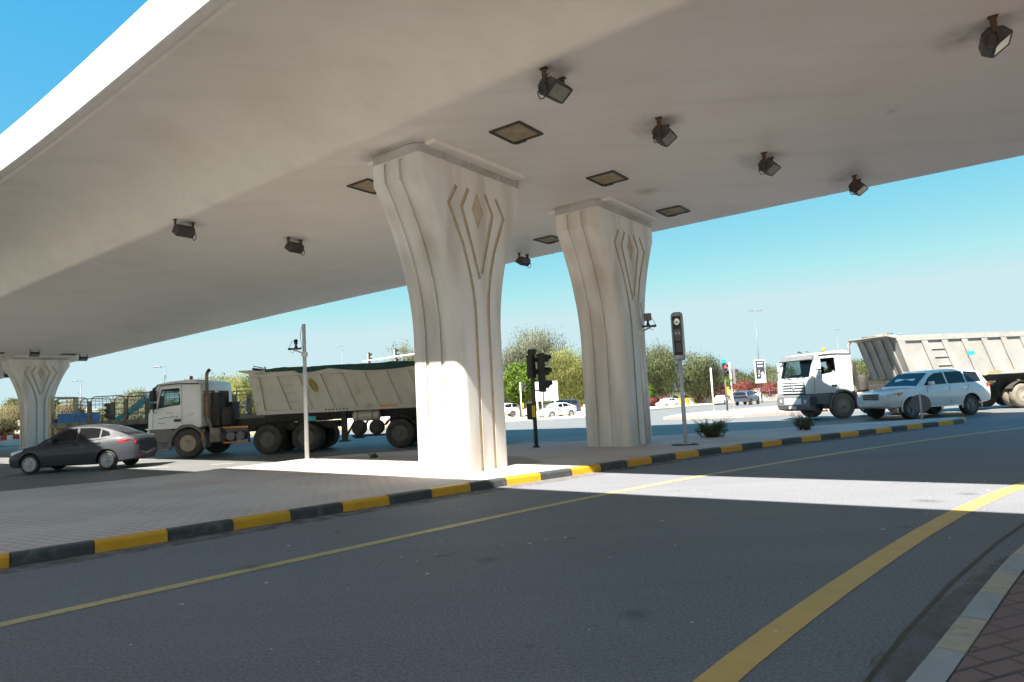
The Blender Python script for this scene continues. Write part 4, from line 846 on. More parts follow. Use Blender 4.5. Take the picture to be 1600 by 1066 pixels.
    hn = MB(); hn.tube([(.75, -.3, 2.83), (.75, -.3, 2.90), (.9, -.3, 2.92)], [.02, .02, .05], 8); hn.tube([(1.04, .9, 2.70), (1.00, .9, 3.1)] if not o['shiny'] else [(.75, .2, 2.83), (.75, .2, 2.90), (.9, .2, 2.92)], .012, 6); hn.build("antenna_and_horn", "black_metal", root)
    # interior
    it = MB(); it.box(-.42, .9, -1.1, 1.1, 1.30, 1.36)
    for y in (.55, -.55): it.box(-.20, .30, y - .25, y + .25, 1.36, 1.58); it.box(-.30, -.16, y - .24, y + .24, 1.5, 2.25)
    it.box(.95, 1.30, -1.1, 1.1, 1.36, 1.78); it.build("seats_and_dashboard", "seat_fabric", root, .04)
    sw = MB(); sw.tube([(.72 + .08 * sin(a), .55 + .2 * cos(a), 1.86 + .18 * sin(a)) for a in [2 * pi * q / 20 for q in range(21)]], .016, 6); sw.tube([(.95, .55, 1.7), (.72, .55, 1.86)], .02, 6); sw.build("steering_wheel", "black_metal", root)
    # behind the cab
    ex = MB(); ex.tube([(-.78, .98, .98), (-.74, .98, 1.18), (-.64, .98, 1.38), (-.62, .98, 1.50)], .065, 10, 1); ex.tube([(-.62, .98, 1.48), (-.62, .98, 2.34)], .105, 14, 0); ex.tube([(-.62, .98, 2.34), (-.62, .98, 3.02), (-.65, .98, 3.12), (-.72, .98, 3.2)], .06, 10, 1); ex.tube([(-.68, .98, 3.15), (-.74, .98, 3.22)], .063, 10, 2)
    ex.build("exhaust_stack", ["rust_pipe", "weathered_steel", "black_metal"], root)
    ai = MB(); ai.box(-1.02, -.68, .35, .85, 1.1, 2.36); ai.box(-1.0, -.72, -.9, -.2, 1.1, 2.0); ai.lathe([(.22, 0), (.24, .1), (.24, .55), (.18, .66), (0, .68)], 'z', 18, 0, True, (-1.30, .72, 1.12)); ai.box(-2.6, -1.1, -.6, .45, 1.0, 1.32); ai.build("air_intake", "chassis", root, .03)
    ch = MB()
    for y in (.42, -.42): ch.box(-5.2, 1.2, y - .05, y + .05, .82, 1.08)
    for x in (-1.2, -2.2, -3.0, -4.4, -5.1): ch.box(x - .06, x + .06, -.37, .37, .86, 1.04)
    for x in (0, -2.95, -4.38): ch.box(x - .10, x + .10, -.85, .85, .42, .64)
    ch.box(-4.9, -2.5, -.37, .37, 1.10, 1.24); ch.build("chassis", "chassis", root)
    tb = MB(); tb.box(-1.20, -.80, .62, 1.20, .52, 1.05); tb.build("fuel_box", "weathered_steel" if not o['shiny'] else "white_truck", root, .06)
    tk = MB(); tk.box(-2.28, -1.28, 1.08, 1.20, 1.0, 1.08); tk.box(-2.28, -1.28, 1.08, 1.20, .46, .53); tk.box(-2.28, -2.22, 1.10, 1.2, .53, 1.0)
    for x in (-1.55, -1.92): tk.lathe([(.0, 0), (.16, 0), (.165, .02), (.165, .5), (0, .5)], 'y', 16, 1, True, (x, .62, .72))
    tk.box(-2.25, -1.3, .5, .98, .86, .98, 1); tk.build("side_frame", ["chassis", "grey_trim"], root, .01)
    ms = MB()
    for z in (1.04, .495):
        for k in range(11): ms.prism([(-1.36 - k * .085, z - .032), (-1.31 - k * .085, z + .032), (-1.365 - k * .085, z + .032), (-1.415 - k * .085, z - .032)], 'y', 1.201, 1.206)
    for k in range(5): ms.box(-.66 + k * .018, -.60 + k * .018, 1.252, 1.257, .96 - k * .075, 1.0 - k * .075)
    ms.build("marker_strips", "amber_lens", root)
    for sd in (1, -1): mf = MB(); mf.prism([(-.56, .98), (-.70, .50), (-.66, .36), (-.60, .36), (-.50, .9)], 'y', sd * .82, sd * 1.25); mf.build("mud_flap", "grey_trim", root)
    ty, rm = ("tyre", "truck_rim") if not o['dusty'] else ("dusty_tyre", "truck_rim")
    key = 'd' if o['dusty'] else ''
    for sd in (1, -1):
        wheel(root, 'steer' + key, 0, sd * 1.05, .54, sd, rad=.54, wid=.32, rr=.30, tyre=ty, rim=rm, style='truck')
        for x in (-2.95, -4.38): wheel(root, 'drive' + key, x, sd * 1.07, .53, sd, rad=.53, wid=.29, rr=.29, tyre=ty, rim="dark_rim", style='drive', dual=True)
        for x in o['axles']: wheel(root, ('trail' + key), -x, sd * 1.08, .52, sd, rad=.52, wid=.29, rr=.29, tyre=ty, rim="dark_rim" if not o['dusty'] else "truck_rim", style='drive', dual=True)
    # semi-trailer tipping body
    x0, L, zb, zt = o['x0'], o['len'], o['zb'], o['zt']; sl_ = o['slant']
    xf0, xb = -x0, -x0 - L
    B = 1.25; bd = MB(); f = .08
    front = [(xf0 + sl_, zt), (xf0, zb)]
    # floor, side walls, front wall, tail gate as real plates
    for sd in (1, -1):
        bd.prism([(xf0, zb), (xf0 + sl_, zt), (xb, zt), (xb, zb)], 'y', sd * (B - .13), sd * (B - .075))
        bd.prism([(xf0 + sl_ * .9, zt - .24), (xf0 + sl_, zt), (xb, zt), (xb, zt - .24)], 'y', sd * (B - .072), sd * B)
        bd.prism([(xf0, zb), (xf0 + sl_ * .1, zb + .14), (xb, zb + .14), (xb, zb)], 'y', sd * (B - .072), sd * B)
        rb = o['rib']; n_ = int((L - .3) / rb['p']) + 1; hgt = (zt - .243) - (zb + .143)
        bd.prism([(xf0 - .0 + sl_ * .1, zb + .143), (xf0 + sl_ * .88, zt - .243), (xf0 + sl_ * .88 - .36, zt - .243), (xf0 + sl_ * .1 - .34, zb + .143)], 'y', sd * (B - .072), sd * (B - .004))
        for k in range(n_):
            xt = xf0 + rb['o'] - k * rb['p']; xbm = xt - rb['s']
            if xbm - rb['w'] < xb: break
            bd.prism([(xt, zt - .243), (xt - rb['w'], zt - .243), (xbm - rb['w'], zb + .143), (xbm, zb + .143)], 'y', sd * (B - .072), sd * (B - .012))
        if sd == 1:
            k = rb['ladder']; xt = xf0 + rb['o'] - k * rb['p'] - rb['w']
            for q in (.26, .5, .75):
                xx = xt - rb['s'] * q; z = zt - .243 - hgt * q; bd.box(xx - rb['p'] + rb['w'] + .01, xx - .01, B - .075, B - .03, z - .02, z + .02)
    bd.box(xb, xf0, -B + .13, B - .13, zb, zb + .06)
    bd.prism([(xf0, zb), (xf0 - .06, zb), (xf0 + sl_ - .06, zt), (xf0 + sl_, zt)], 'y', -B + .13, B - .13)
    for y in (-.8, -.3, .3, .8): bd.prism([(xf0 + .06, zb + .05), (xf0, zb + .05), (xf0 + sl_, zt - .1), (xf0 + sl_ + .06, zt - .1)], 'y', y - .07, y + .07)
    bd.prism([(xf0 + sl_ - .02, zt - .10), (xf0 + sl_ + o['lip'], zt - .005), (xf0 + sl_ + o['lip'], zt + .04), (xf0 + sl_ - .05, zt + .04)], 'y', -B + .02, B - .02)
    bd.box(xb - .08, xb, -B, B, zb, zt)
    body = bd.build("tipping_body", o['bodymat'], root, .01)
    tr = MB(); tr.tube([(xf0 + sl_ - .02, .7, zt + .04), (xf0 + sl_ + .02, .7, zt + .22), (xf0 + sl_ - .35, .7, zt + .12)], .018, 6); tr.tube([(xf0 + sl_ - .5, .9, zt), (xf0 + sl_ - .5, .9, zt + .16)], .03, 6); tr.tube([(xf0 + sl_, -.8, zt + .1), (xf0 + sl_, .8, zt + .1)], .05, 8); tr.build("tarp_roller", "weathered_steel", body)
    if o['tarp']:
        rnd = random.Random(5); nx, ny = 46, 8; tm = MB(); ax0, ax1 = xf0 - .35, xb + .1
        pts = []
        for i in range(nx + 1):
            x = ax0 + (ax1 - ax0) * i / nx; sag = .03 + .17 * abs(sin(pi * (x - ax0 - 1.2) / 3.6)) ** .8
            for j in range(ny + 1):
                y = (B + .02) * max(-1, min(1, (2 * j - ny) / (ny - 2))); e = abs(y) / B
                z = zt + .045 + .06 * max(0, 1 - e ** 4) + rnd.uniform(-.015, .015) + .04 * sin(x * 3.1) * max(0, 1 - e)
                if j in (0, ny): z = zt + .0 - sag * (1 if 1.2 < (ax0 - x) < 6.5 else .35)
                pts.append((x, y, z))
        tm.add(pts, [(i * (ny + 1) + j, i * (ny + 1) + j + 1, (i + 1) * (ny + 1) + j + 1, (i + 1) * (ny + 1) + j) for i in range(nx) for j in range(ny)], 0, True); tp = tm.build("tarpaulin", "tarp", root, fix=False)
        so_ = tp.modifiers.new("t", 'SOLIDIFY'); so_.thickness = .012
    uf = MB()
    for y in (.5, -.5): uf.box(xb + .2, -2.6, y - .06, y + .06, zb - .30, zb - .03)
    for k in range(6): uf.box(-3.4 - k * 1.3, -3.3 - k * 1.3, -.44, .44, zb - .26, zb - .05)
    for x in o['axles']: uf.box(-x - .09, -x + .09, -.9, .9, .43, .60); uf.box(-x - .5, -x + .5, .38, .50, .62, zb - .3)
    uf.build("trailer_frame", "chassis", root)
    xl = -5.75
    for y in (1.0, -1.0):
        lg = MB(); lg.box(xl - .09, xl + .09, y - .09, y + .09, .36, zb - .03); lg.box(xl - .18, xl + .18, y - .15, y + .15, .31, .36); lg.tube([(xl - .1, y, .55), (xl - .45, y, 1.15)], .04, 6); lg.build("landing_leg", "chassis", root)
    at = MB(); at.lathe([(0, 0), (.16, .0), (.19, .03), (.19, .93), (.16, .96), (0, .96)], 'x', 18, 0, True, (-7.05, .95, zb - .22))
    for x in (-6.85, -6.3): at.lathe([(.196, 0), (.196, .05)], 'x', 18, 1, True, (x, .95, zb - .22))
    at.build("air_tank", ["cream_body", "weathered_steel"], root)
    sp = MB(); 
    for x in (-6.3, -6.95): sp.lathe([(.12, 0), (.24, 0), (.27, .04), (.27, .24), (.24, .28), (.12, .28)], 'y', 20, 0, True, (x, .85, .78))
    sp.box(-7.2, -6.05, .7, 1.1, .46, .52); sp.build("hose_reels", "chassis", root)
    mk = MB(); zz = zb + .07
    for k in range(7): mk.prism([(-5.1 - k * .13, zz), (-5.19 - k * .13, zz + .035), (-5.19 - k * .13, zz - .035)], 'y', B + .001, B + .005, 0)
    for k in range(9): mk.box(-7.2 - k * .075, -7.14 - k * .075, B + .001, B + .005, zz - .005, zz + .065, 1)
    mk.build("side_markers", ["black_metal", "amber_lens"], root)
    mk = MB(); mk.box(-4.75, -4.42, B - .10, B - .08, zb - .30, zb - .14); mk.build("green_plate", "teal_paint", root)
    mg = MB()
    for x in o['axles']:
        for sd in (1, -1): mg.prism(arc2(-x, .52, .66, 150, 30, 8) + arc2(-x, .52, .63, 30, 150, 8), 'y', sd * .80, sd * 1.2)
    mg.build("mudguards", "chassis", root)
    return root, body
def text(body, size, loc, rot, mat, parent, name="lettering", shear=0, ext=.002, sx=1.0, align='CENTER'):
    c = bpy.data.curves.new(name, 'FONT'); c.body = body; c.size = size; c.align_x = align; c.align_y = 'CENTER'; c.extrude = ext; c.shear = shear
    o = bpy.data.objects.new(name, c); COL.objects.link(o); o.location = loc; o.rotation_euler = rot; o.scale = (sx, 1, 1)
    bake(o) if False else None
    dg = bpy.context.evaluated_depsgraph_get(); me = bpy.data.meshes.new_from_object(o.evaluated_get(dg)); bpy.data.objects.remove(o)
    me.materials.clear(); me.materials.append(MATS[mat]); p = link(name, me, parent); p.location = loc; p.rotation_euler = rot; p.scale = (sx, 1, 1); return p
def scribble(mb, x0, x1, z0, h, y, seed, m=0):       # flowing cursive strokes too small to read in the photograph
    rnd = random.Random(seed); x = x0
    while x < x1 - .02:
        w_ = min(rnd.uniform(.10, .2), x1 - x); pts = [(x + w_ * q / 6, y, z0 + h * (.15 + .35 * abs(sin(q * 1.3 + seed)) * rnd.uniform(.4, 1))) for q in range(7)]
        mb.tube(pts, .009, 4, m)
        if rnd.random() < .6: mb.tube([(x + w_ * .3, y, z0 + h * .2), (x + w_ * .3, y, z0 + h)], .008, 4, m)
        mb.box(x + w_ * .6, x + w_ * .6 + .02, y - .006, y + .006, z0 - h * .25, z0 - h * .1, m); x += w_ + rnd.uniform(.02, .06)
SB = dict(open=False, dark_mirror=True, visor="tarp", shiny=False, beacon="red_lens", dusty=False, axles=(7.82, 9.13, 10.44), x0=2.6, len=8.75, zb=1.43, zt=3.05, slant=.30, lip=.36,
          rib=dict(p=.81, o=.02 - .42, s=.50, w=.36, ladder=0), bodymat="cream_body", tarp=True)
LT = (-12.0, 24.45 + 1.05, 0); LTR = pi - R(2.0)
tl, tb_ = tipper("white cabbed tipper truck with cream body and dark green tarpaulin, left of the nearest column", LT, LTR, SB)
yk = 1.2225; tx = MB(); scribble(tx, .34, .92, 1.50, .075, yk, 3, 0); scribble(tx, .92 - .0, 1.10, 1.47, .05, yk, 5, 0)
scribble(tx, .55, .75, 1.66, .07, yk, 8, 1); scribble(tx, .84, 1.10, 1.30, .04, yk, 4, 1); scribble(tx, -.28, .0, 1.56, .11, yk, 6, 2); tx.build("door_lettering", ["ink_blue", "ink_grey", "ink_faded"], tl)
ov = MB(); c0 = Vector((-4.72, 1.252, 2.42)); a_ = Vector((-.16, 0, -.26)).normalized(); b_ = Vector((.26, 0, -.16)).normalized()
for rr, m_, yy in ((1.0, 0, .0), (.88, 1, .0025)):
    p = [tuple(c0 + a_ * .30 * rr * cos(q) + b_ * .125 * rr * sin(q) + Vector((0, yy, 0))) for q in [2 * pi * k / 28 for k in range(28)]]; ov.add(p, [tuple(range(28))], m_)
for k in range(-4, 5):
    p = c0 + a_ * k * .055 + Vector((0, .005, 0)); wv = .085 * sqrt(max(0, 1 - (k * .055 / .26) ** 2)); ov.add([tuple(p - b_ * wv + a_ * .012), tuple(p + b_ * wv + a_ * .012), tuple(p + b_ * wv - a_ * .016), tuple(p - b_ * wv - a_ * .016)], [(0, 1, 2, 3)], 0)
ov.build("oval_sticker", ["sticker_yellow", "black_metal"], tb_, fix=False)
text("AMOLS", .15, (-2.86, 1.2555, 2.95), (R(90), 0, pi), "ink_grey", tb_, "body_lettering", sx=1.1)
SBR = dict(open=True, dark_mirror=False, visor="grey_trim", shiny=True, beacon="amber_lens", dusty=True, axles=(8.85, 10.2, 11.55), x0=3.35, len=9.6, zb=1.52, zt=3.38, slant=.62, lip=.45,
           rib=dict(p=1.0, o=-.62, s=.55, w=.30, ladder=0), bodymat="dusty_body", tarp=False)
RT = (12.95 + .6, 27.9 + 1.1, 0); RTR = pi + R(10)
tr_, tbr = tipper("dusty grey tipper truck with white cab facing left, behind the white sport utility vehicle", RT, RTR, SBR)
gp = MB(); gp.box(-6.55, -6.2, 1.236, 1.242, 2.42, 2.58); gp.build("green_plate", "teal_paint", tbr)
MT = lambda loc, rz: Matrix.Translation(loc) @ Matrix.Rotation(rz, 4, 'Z')
p = MT(LT, LTR) @ Vector((.06, .55, 1.63)); driver("truck driver in a light blue shirt at the window of the tarpaulin covered tipper", "blue_shirt", (p, LTR), False)
p = MT(RT, RTR) @ Vector((.10, .62, 1.60)); driver("truck driver resting an arm on the open window of the dusty tipper", "grey_blue_shirt", (p, RTR), True)

# ------------------------------------------------------------------ flatbed trailer with caged sides, behind the left tipper
FB = thing("flatbed_trailer", "weathered flatbed trailer with tall caged sides behind the tarpaulin covered tipper", "trailer", (-26.2, 38.4, H(38.4)), R(2))
mb = MB(); mb.box(0, 14.5, -1.2, 1.2, 1.42, 1.62); mb.box(0, 14.5, -1.22, -1.2, 1.36, 1.66); mb.build("deck", "weathered_steel", FB)
mb = MB()
for y in (.45, -.45): mb.box(.4, 14.3, y - .06, y + .06, 1.05, 1.42)
for x in (1.2, 2.5, 3.8): mb.box(x - .08, x + .08, -.9, .9, .42, .58)
mb.box(9.0, 10.6, -1.0, -.6, .6, 1.1); mb.build("frame", "chassis", FB)
for x in (1.2, 2.5, 3.8, 12.6, 13.9):
    for sd in (1, -1): wheel(FB, 'trail', x, sd * 1.05, .52, sd, rad=.52, wid=.29, rr=.29, tyre="tyre", rim="dark_rim", style='drive', dual=True)
mb = MB(); mb.box(-.12, .06, -1.22, -.98, .9, 3.15); mb.box(-.12, .06, .98, 1.22, .9, 3.15); mb.box(-.06, .0, -.98, .98, 1.45, 1.9); mb.box(-.1, .04, -.98, .98, 3.05, 3.15); mb.build("end_frame", "pale_board", FB, .01)
rnd = random.Random(9)
for y in (-1.16, 1.16):
    for i in range(7):
        x0, x1 = .22 + 2.02 * i, 2.02 + 2.02 * i; zt = 3.0 + (.13 if i in (2, 3, 5) else 0) + .03 * (i % 2)
        mb = MB(); c = .18; z0 = 1.64
        mb.tube([(x0, y, z0), (x0, y, zt - c), (x0 + .06, y, zt - .05), (x0 + c, y, zt), (x1 - c, y, zt), (x1 - .06, y, zt - .05), (x1, y, zt - c), (x1, y, z0)], .028, 6)
        for q in (.24, .46, .70, .86): mb.tube([(x0, y, z0 + (zt - z0) * q), (x1, y, z0 + (zt - z0) * q)], .015, 5)
        if i == 0:
            for k in range(7): mb.tube([(x0 + .22 * (k + 1), y, z0), (x0 + .22 * (k + 1), y, zt)], .010, 4)
        else:
            for k in range(2): mb.tube([(x0 + .6 * (k + 1), y, z0), (x0 + .6 * (k + 1), y, zt)], .010, 4)
        mb.build("cage_panel", "weathered_steel", FB)
        mb = MB(); mb.box(x1 + .02, x1 + .20, y - .05, y + .05, 1.62, zt - .22 + rnd.uniform(-.05, .1)); mb.build("stake", "weathered_steel", FB, .008)
bb = thing("blue_crate", "bright blue metal crate on the left end of the caged flatbed trailer", "crate", (-25.0, 37.6, H(38.4) + 1.625), R(2))
mb = MB(); mb.box(-.85, .85, -.28, .9, 0, .52); mb.build("crate_body", "blue_box", bb, .02)
mb = MB(); mb.box(-.87, .87, -.30, .92, .49, .54); mb.build("rim", "blue_box", bb)
# teal excavator beyond the flatbed
ex = thing("excavator", "teal excavator with raised boom seen through the caged flatbed trailer", "excavator", (-25.5, 51.0, H(51)), pi)
mb = MB(); mb.box(-1.9, 1.9, -1.4, -.85, .05, .85); mb.box(-1.9, 1.9, .85, 1.4, .05, .85); mb.build("tracks", "chassis", ex, .3, seg=4)
mb = MB(); mb.box(-2.2, 1.0, -1.3, 1.3, .95, 1.9); mb.build("house", "teal_paint", ex, .08)
mb = MB(); mb.box(.1, 1.5, .3, 1.3, 1.2, 2.75); mb.build("cab", "window_dark", ex, .08)
mb = MB(); mb.prism([(1.0, 1.35), (2.1, 2.55), (2.75, 3.35), (3.0, 3.15), (2.5, 2.3), (1.25, 1.1)], 'y', -.25, .15); mb.build("boom", "teal_paint", ex, .02)
mb = MB(); mb.prism([(2.6, 3.3), (3.0, 3.45), (4.3, 2.55), (6.2, 1.55), (6.1, 1.35), (4.2, 2.2)], 'y', -.2, .1); mb.build("dipper_arm", "teal_paint", ex, .02)
mb = MB(); mb.prism([(6.3, 1.5), (6.6, 1.1), (6.5, .6), (6.1, .5), (5.8, .9), (6.0, 1.4)], 'y', -.5, .4); mb.build("bucket", "teal_paint", ex, .02)
mb = MB(); mb.tube([(1.6, -.05, 1.5), (2.45, -.05, 2.9)], .06, 8); mb.tube([(2.9, -.05, 3.6), (4.2, -.05, 2.75)], .05, 8); mb.build("hydraulic_ram", "steel", ex)

# ------------------------------------------------------------------ poles, signals, signs
def cam_pole(label, x, y, lean, sgn, big):
    r = thing("camera_pole", label, "camera pole", (x, y, .137)); ht = 3.86
    mb = MB(); mb.tube([(0, 0, 0), (lean, 0, ht)], [.062, .05], 12); mb.tube([(0, 0, .0), (0, 0, .03)], .11, 12); mb.tube([(.0 + lean * .3, 0, 1.28), (lean * .3, 0, 1.30)], .064, 12); mb.build("pole", "galv", r)
    a = MB(); xb_ = lean * .82; a.tube([(xb_, -.02, 3.02), (xb_ + sgn * .12, -.04, 3.06), (xb_ + sgn * .30, -.05, 3.14)], .025, 6); a.box(xb_ - .07, xb_ + .07, -.08, .08, 2.93, 3.06); a.build("bracket", "galv", r, .005)
    c = MB(); cx = xb_ + sgn * .22
    c.lathe([(0, 0), (.045, .01), (.05, .06), (.03, .10), (.03, .16)], 'z', 12, 0, True, (cx, -.05, 3.15))
    for dx in (-.13, .13): c.tube([(cx, -.06, 3.16), (cx + dx, -.1, 3.18 - abs(dx) * .2), (cx + dx * 1.3, -.18, 3.15)], [.02, .03, .035], 6)
    c.build("cameras", "black_metal", r)
    h = MB()
    if big: h.box(cx - .09, cx + .09, -.13, .05, 3.31, 3.50)
    else: h.tube([(cx, -.05, 3.3), (cx + .02, -.14, 3.38)], [.05, .06], 10); h.tube([(cx, -.05, 3.38), (cx, -.05, 3.43)], .05, 10)
    h.build("housing", "sign_back" if big else "black_metal", r, .012)
    w_ = MB(); w_.tube([(xb_ + sgn * .06, -.02, 3.8), (xb_ + sgn * .10, -.03, 3.5), (xb_ + sgn * .05, -.03, 3.2), (cx + sgn * .12, -.05, 3.05), (cx + sgn * .2, -.05, 3.2), (cx + sgn * .1, -.05, 3.4)], .007, 5); w_.build("cable", "black_metal", r)
    return r
cam_pole("thin silver pole with small cameras in front of the tarpaulin covered tipper", -5.94, 18.77, .0, -1, False)
cam_pole("thin silver pole with a box camera standing against the middle column", 3.47, 17.52, -.06, 1, True)
def signal_head(parent, name, x, y, z, rz, h, mat, lit=None, boxes=3, hood=True, w_=.3):
    """signal head facing local +x after rotation rz"""
    T = Matrix.Translation((x, y, z)) @ Matrix.Rotation(rz, 4, 'Z'); mb = MB(); mb.X = T; ww = w_ / 2
    mb.box(-.08, .08, -ww, ww, 0, h); o = mb.build(name, mat, parent, .02)
    bp = MB(); bp.X = T; bp.box(-.095, -.075, -ww - .05, ww + .05, -.05, h + .05) if boxes == 3 and hood == 'board' else bp.box(-.09, -.07, -ww + .03, ww - .03, .05, h - .05); bp.build("back_plate", mat, o)
    for k in range(boxes):
        zc = h * (k + .5) / boxes; rr = min(ww * .78, h / boxes * .42)
        l_ = MB(); l_.X = T; l_.lathe([(rr, .075), (rr * .8, .10), (0, .11)], 'x', 18, 0, True, (0, 0, zc)); l_.build("lamp", "red_light_on" if lit == k else "light_off", o)
        v = MB(); v.X = T; n = 12; rr *= 1.1; P = []
        for q in range(n + 1):
            a = R(-20 + 220 * q / n); P += [(.08, rr * cos(a), zc + rr * sin(a)), (.08 + .20 * (1 if 10 < a * 57.3 < 170 else .55), rr * cos(a), zc + rr * sin(a) - .02)]
        v.add(P, [(2 * q, 2 * q + 1, 2 * q + 3, 2 * q + 2) for q in range(n)], 0, True); vo = v.build("visor", "black_metal", o, fix=False); so = vo.modifiers.new("t", 'SOLIDIFY'); so.thickness = .008
    return o
TL_ = thing("traffic_light", "dark traffic light with two heads facing right, between the nearest and middle columns", "traffic light", (.54, 19.09, .137))
mb = MB(); mb.tube([(0, 0, 0), (0, 0, 2.68)], .058, 12); mb.tube([(0, 0, 0), (0, 0, .04)], .10, 12); mb.build("pole", "olive_pole", TL_)
signal_head(TL_, "signal_head", .27, -.03, 1.57, R(8), 1.12, "black_metal", w_=.34)
signal_head(TL_, "signal_head", -.02, .06, 1.98, R(40), .68, "black_metal", boxes=2, w_=.24)
mb = MB(); mb.box(-.10, .14, -.05, .05, 2.66, 2.82); mb.tube([(.05, 0, 2.62), (.3, -.03, 2.66)], .02, 6); mb.build("mount", "black_metal", TL_, .01); mb = MB(); mb.tube([(.05, 0, 1.62), (.3, -.03, 1.62)], .02, 6); mb.build("mount", "black_metal", TL_)
mb = MB(); mb.box(-.22, -.02, -.12, .06, .80, 1.26); mb.build("push_button_box", "black_metal", TL_, .03)
mb = MB(); mb.box(-.075, .02, -.135, -.115, .86, 1.2); mb.build("push_button_plate", "yellow_plastic", TL_, .006)
# speed camera
SC = thing("speed_camera", "tall grey roadside speed camera in a rounded housing right of the middle column", "speed camera", (4.38, 17.33, .137), R(-4)); SC.scale = (.8, .8, 1)
mb = MB(); mb.tube([(0, 0, .02), (0, 0, 2.3)], .068, 16); mb.build("pole", "galv", SC)
mb = MB(); mb.box(-.42, .36, -.25, .30, 0, .025); mb.build("base_plate", "black_metal", SC, .005)
mb = MB()
for a in range(4): q = R(45 + 90 * a); mb.tube([(.11 * cos(q), .11 * sin(q), .02), (.13 * cos(q), .13 * sin(q), .02), (.06 * cos(q), .06 * sin(q), .16)], .012, 5)
mb.lathe([(.16, .02), (.16, .045), (.0, .045)], 'z', 16); mb.build("flange", "galv", SC)
mb = MB(); n = 32; ringp = lambda sx, sy, z: [(sx * math.copysign(abs(cos(q)) ** .6, cos(q)), sy * math.copysign(abs(sin(q)) ** .6, sin(q)), z) for q in [2 * pi * k / n for k in range(n)]]
rs = [ringp(.13, .12, 2.20), ringp(.17, .155, 2.22), ringp(.19, .175, 2.28), ringp(.195, .18, 2.4), ringp(.195, .18, 3.28), ringp(.19, .175, 3.38), ringp(.17, .155, 3.44), ringp(.12, .11, 3.47)]
mb.add(sum(rs, []), [(i * n + j, i * n + (j + 1) % n, (i + 1) * n + (j + 1) % n, (i + 1) * n + j) for i in range(len(rs) - 1) for j in range(n)] + [tuple(range(n)), tuple(range(7 * n, 8 * n))], 0, True); sh = mb.build("housing", "steel", SC)
ct = MB(); ct.X = Matrix.Rotation(R(-14), 4, 'Z'); ct.box(-.13, .13, -.4, -.13, 2.33, 3.36, 1); cut(sh, ct, ["steel", "black_metal"]); smooth_angle(sh, 35)
X_ = Matrix.Rotation(R(-14), 4, 'Z')
mb = MB(); mb.X = X_; mb.lathe([(.10, 0), (.10, -.02), (.085, -.03), (.05, -.015), (0, -.02)], 'y', 20, 0, True, (0, -.14, 3.22)); mb.lathe([(.03, 0), (.03, -.045), (0, -.05)], 'y', 14, 1, True, (0, -.14, 3.22)); mb.build("flash_lens", ["chrome", "clear_lens"], sh)
mb = MB(); mb.X = X_; mb.box(-.10, .10, -.15, -.132, 2.80, 3.02); mb.build("lens_panel", "sign_back", sh)
for dx in (-.05, .05): mb = MB(); mb.X = X_; mb.lathe([(.03, 0), (.03, -.02), (.018, -.022), (0, -.012)], 'y', 14, 0, True, (dx, -.15, 2.91)); mb.build("lens", "clear_lens", sh)
mb = MB(); mb.X = X_; mb.box(-.09, .09, -.15, -.133, 2.72, 2.78)
for k in range(4): mb.box(-.08 + k * .045, -.055 + k * .045, -.145, -.133, 2.42, 2.66)
mb.build("grille", "sign_back", sh)
# back of a round sign
RS = thing("round_sign", "grey back of a round road sign on a short post at the island tip", "road sign", (13.6, 22.31, .137), R(-32))
mb = MB(); mb.tube([(0, 0, 0), (0, 0, .9)], .028, 10); mb.build("post", "galv", RS)
mb = MB(); mb.lathe([(0, .03), (.295, .03), (.30, .035), (.30, .045), (.295, .05), (0, .05)], 'y', 40, 0, False, (0, 0, .55)); mb.build("disc", "sign_back", RS)
mb = MB(); mb.box(-.05, .05, .005, .03, .44, .66); mb.build("bracket", "sign_back", RS)
# far signals
def pole_signal(name, label, x, y, ht, heads, mat="white_pole", rad=.06, group=None):
    r = thing(name, label, "traffic light", (x, y, H(y) + .13), 0, group); mb = MB(); mb.tube([(0, 0, 0), (0, 0, ht)], rad, 10); mb.tube([(0, 0, 0), (0, 0, .05)], rad * 2, 10); mb.build("pole", mat, r)
    for h in heads: signal_head(r, "signal_head", *h)
    return r
r = pole_signal("traffic_light", "traffic light showing red on a dark leaning pole by the far pink island", 15.53, 48.7, 2.3, [(0, -.05, 2.55, R(-60), .95, "black_metal", 1, 2, True, .34)], "olive_pole")
mb = MB(); mb.box(-.18, .18, -.1, .1, 3.52, 3.78); mb.build("camera_box", "teal_paint", r, .02); mb = MB(); mb.tube([(0, .04, 2.2), (0, .06, 2.6), (0, .06, 3.4), (0, 0, 3.55)], .04, 8); mb.build("mount", "olive_pole", r)
mb = MB(); mb.box(.06, .2, -.12, .06, 1.15, 1.75); mb.build("push_button_box", "yellow_plastic", r, .02)
r = pole_signal("traffic_light", "white signal pole with three stacked heads right of the red light", 16.15, 49.3, 3.55, [(.25, -.02, 1.95, R(-12), 1.15, "grey_trim", None, 3, True, .34)])
r = pole_signal("camera_pole", "plain white pole with a small camera on top, left of the red light", 14.59, 48.9, 3.35, []); r["category"] = "camera pole"
mb = MB(); mb.box(-.22, .1, -.12, .12, 3.3, 3.48); mb.build("camera", "black_metal", r, .02)
r = pole_signal("traffic_light", "small white signal pole before the bright green shrub", .52, 57.2, 3.2, [(.22, 0, 2.45, R(-10), .62, "black_metal", None, 2, True, .3)])
mb = MB(); mb.box(.03, .2, -.1, .08, 1.0, 1.4); mb.build("push_button_box", "yellow_plastic", r, .02)
pole_signal("traffic_light", "black signal head seen through the cage of the flatbed, left of the tipper", -27.9, 45.5, 2.1, [(.0, -.1, 1.75, R(180), 1.05, "black_metal", None, 3, True, .34)], "olive_pole")
pole_signal("traffic_light", "black signal head seen between the cab and the cream tipping body", -24.6, 60.5, 2.3, [(.0, -.1, 1.9, R(180), 1.15, "black_metal", None, 3, True, .36)], "white_pole")
